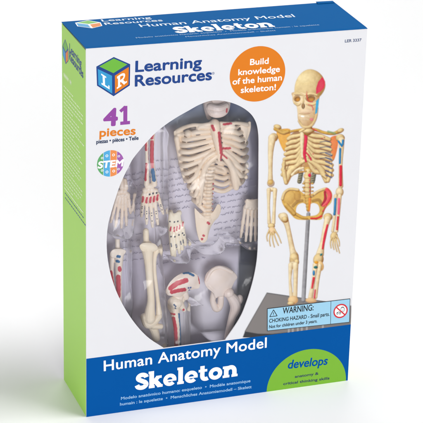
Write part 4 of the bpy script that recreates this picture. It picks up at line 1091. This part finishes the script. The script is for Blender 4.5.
def scribble(x0, y0, x1, y1, h):
    x = x0
    while x < x1:
        wl = rr.uniform(3, 9); n = max(5, int(wl * 1.5)); pts = []
        for k in range(n + 1):
            t = k / n; px_ = x + wl * t; py_ = y0 + (y1 - y0) * (px_ - x0) / (x1 - x0)
            pts.append((px_, py_ + h * (0.30 * math.sin(k * 2.4 + rr.uniform(-.8, .8)) + rr.uniform(-.34, .34)) - (h * .7 if rr.random() < .12 else 0)))
        pts = catmull(pts, 3)
        for k in range(len(pts) - 1):
            A = at(pts[k][0], pts[k][1], YB - 1.3); B_ = at(pts[k + 1][0], pts[k + 1][1], YB - 1.3)
            d = (B_ - A); d.normalize(); nn = Vector((-d.z, 0, d.x)) * 0.20; o_ = len(hv); yk = Vector((0, -0.02 * (k % 7), 0))
            hv.extend([A + nn + yk, B_ + nn + yk, B_ - nn + yk, A - nn + yk]); hf.append((o_, o_ + 1, o_ + 2, o_ + 3))
        x += wl + rr.uniform(1.2, 2.6)
for y0 in (165, 171, 177, 183, 189, 195, 201, 207): scribble(116, y0 + 12, 190, y0 - 2 + 2, 1.6)
for y0 in (160,): scribble(156, y0 + 1, 176, y0 - .5, 1.5)
for y0 in (188, 194, 200, 206, 212, 220, 226, 232, 238, 244): scribble(214, y0 + 4, 246, y0 - 1, 1.5)
for y0 in (176, 182): scribble(222, y0 + 8, 254, y0 + 4, 1.5)
for y0 in (234, 240, 246, 253, 259): scribble(122, y0 + 2, 142, y0, 1.4)
for y0 in (232, 238, 244, 250): scribble(156, y0 + 14, 204, y0 + 8, 1.4)
mesh('handwriting', hv, hf, mat('grey_ink', lin((174, 171, 196)), rough=0.6), None, ins)

# ------------------------------------------------------------------ clear blister tray over the bones
cav = [  # cx, cy, half width, half height, corner radius, rotation (pixels, degrees)
    (218, 165, 50, 74, 18, 0), (119, 205, 13, 30, 9, 4), (151, 176, 14, 56, 10, 0), (176, 233, 12, 26, 8, 0), (250, 220, 13, 26, 8, 0),
    (117, 277, 12, 42, 8, 0), (149, 286, 13, 60, 9, -4), (182, 285, 21, 17, 10, -10), (177, 326, 10, 32, 7, 0), (230, 296, 34, 40, 12, 0), (206, 226, 16, 24, 10, 0),]
gx0, gx1, gy0, gy1 = 98, 266, 92, 352
nxx, nyy = 210, 325
TX, TY = np.meshgrid(np.linspace(gx0, gx1, nxx), np.linspace(gy0, gy1, nyy))
hgt = np.zeros(TX.shape)
for cx, cy, hw, hh, r, rot in cav:
    c, s_ = math.cos(math.radians(rot)), math.sin(math.radians(rot))
    ux = (TX - cx) * c + (TY - cy) * s_; uy = -(TX - cx) * s_ + (TY - cy) * c
    qx = np.abs(ux) - hw + r; qy = np.abs(uy) - hh + r
    d = np.hypot(np.maximum(qx, 0), np.maximum(qy, 0)) + np.minimum(np.maximum(qx, qy), 0) - r
    t = np.clip(0.5 - d / 4.6, 0, 1); t = t * t * (3 - 2 * t)
    hgt = np.maximum(hgt, t)
hgt += 0.03 * np.sin(TX / 5.3 + 2 * np.sin(TY / 9)) + 0.03 * np.sin(TY / 6.1 + TX / 13)
vs = []
for j in range(nyy):
    for i in range(nxx):
        y_ = 34 - 28.5 * hgt[j, i]; y_ = max(y_, 3.0)
        P_ = at(TX[j, i], TY[j, i], 20.0); vs.append((P_.x, y_, P_.z))
fs = [(j * nxx + i, (j + 1) * nxx + i, (j + 1) * nxx + i + 1, j * nxx + i + 1) for j in range(nyy - 1) for i in range(nxx - 1)]
tray = mesh('blister_tray', vs, fs, film_mat('clear_blister_plastic', 0.045, 0.13, (1, 1, 1), 0.3, 60, 1.28), None, None, smooth=True)
tag(tray, 'clear moulded plastic tray covering all the bones inside the box window', 'tray')
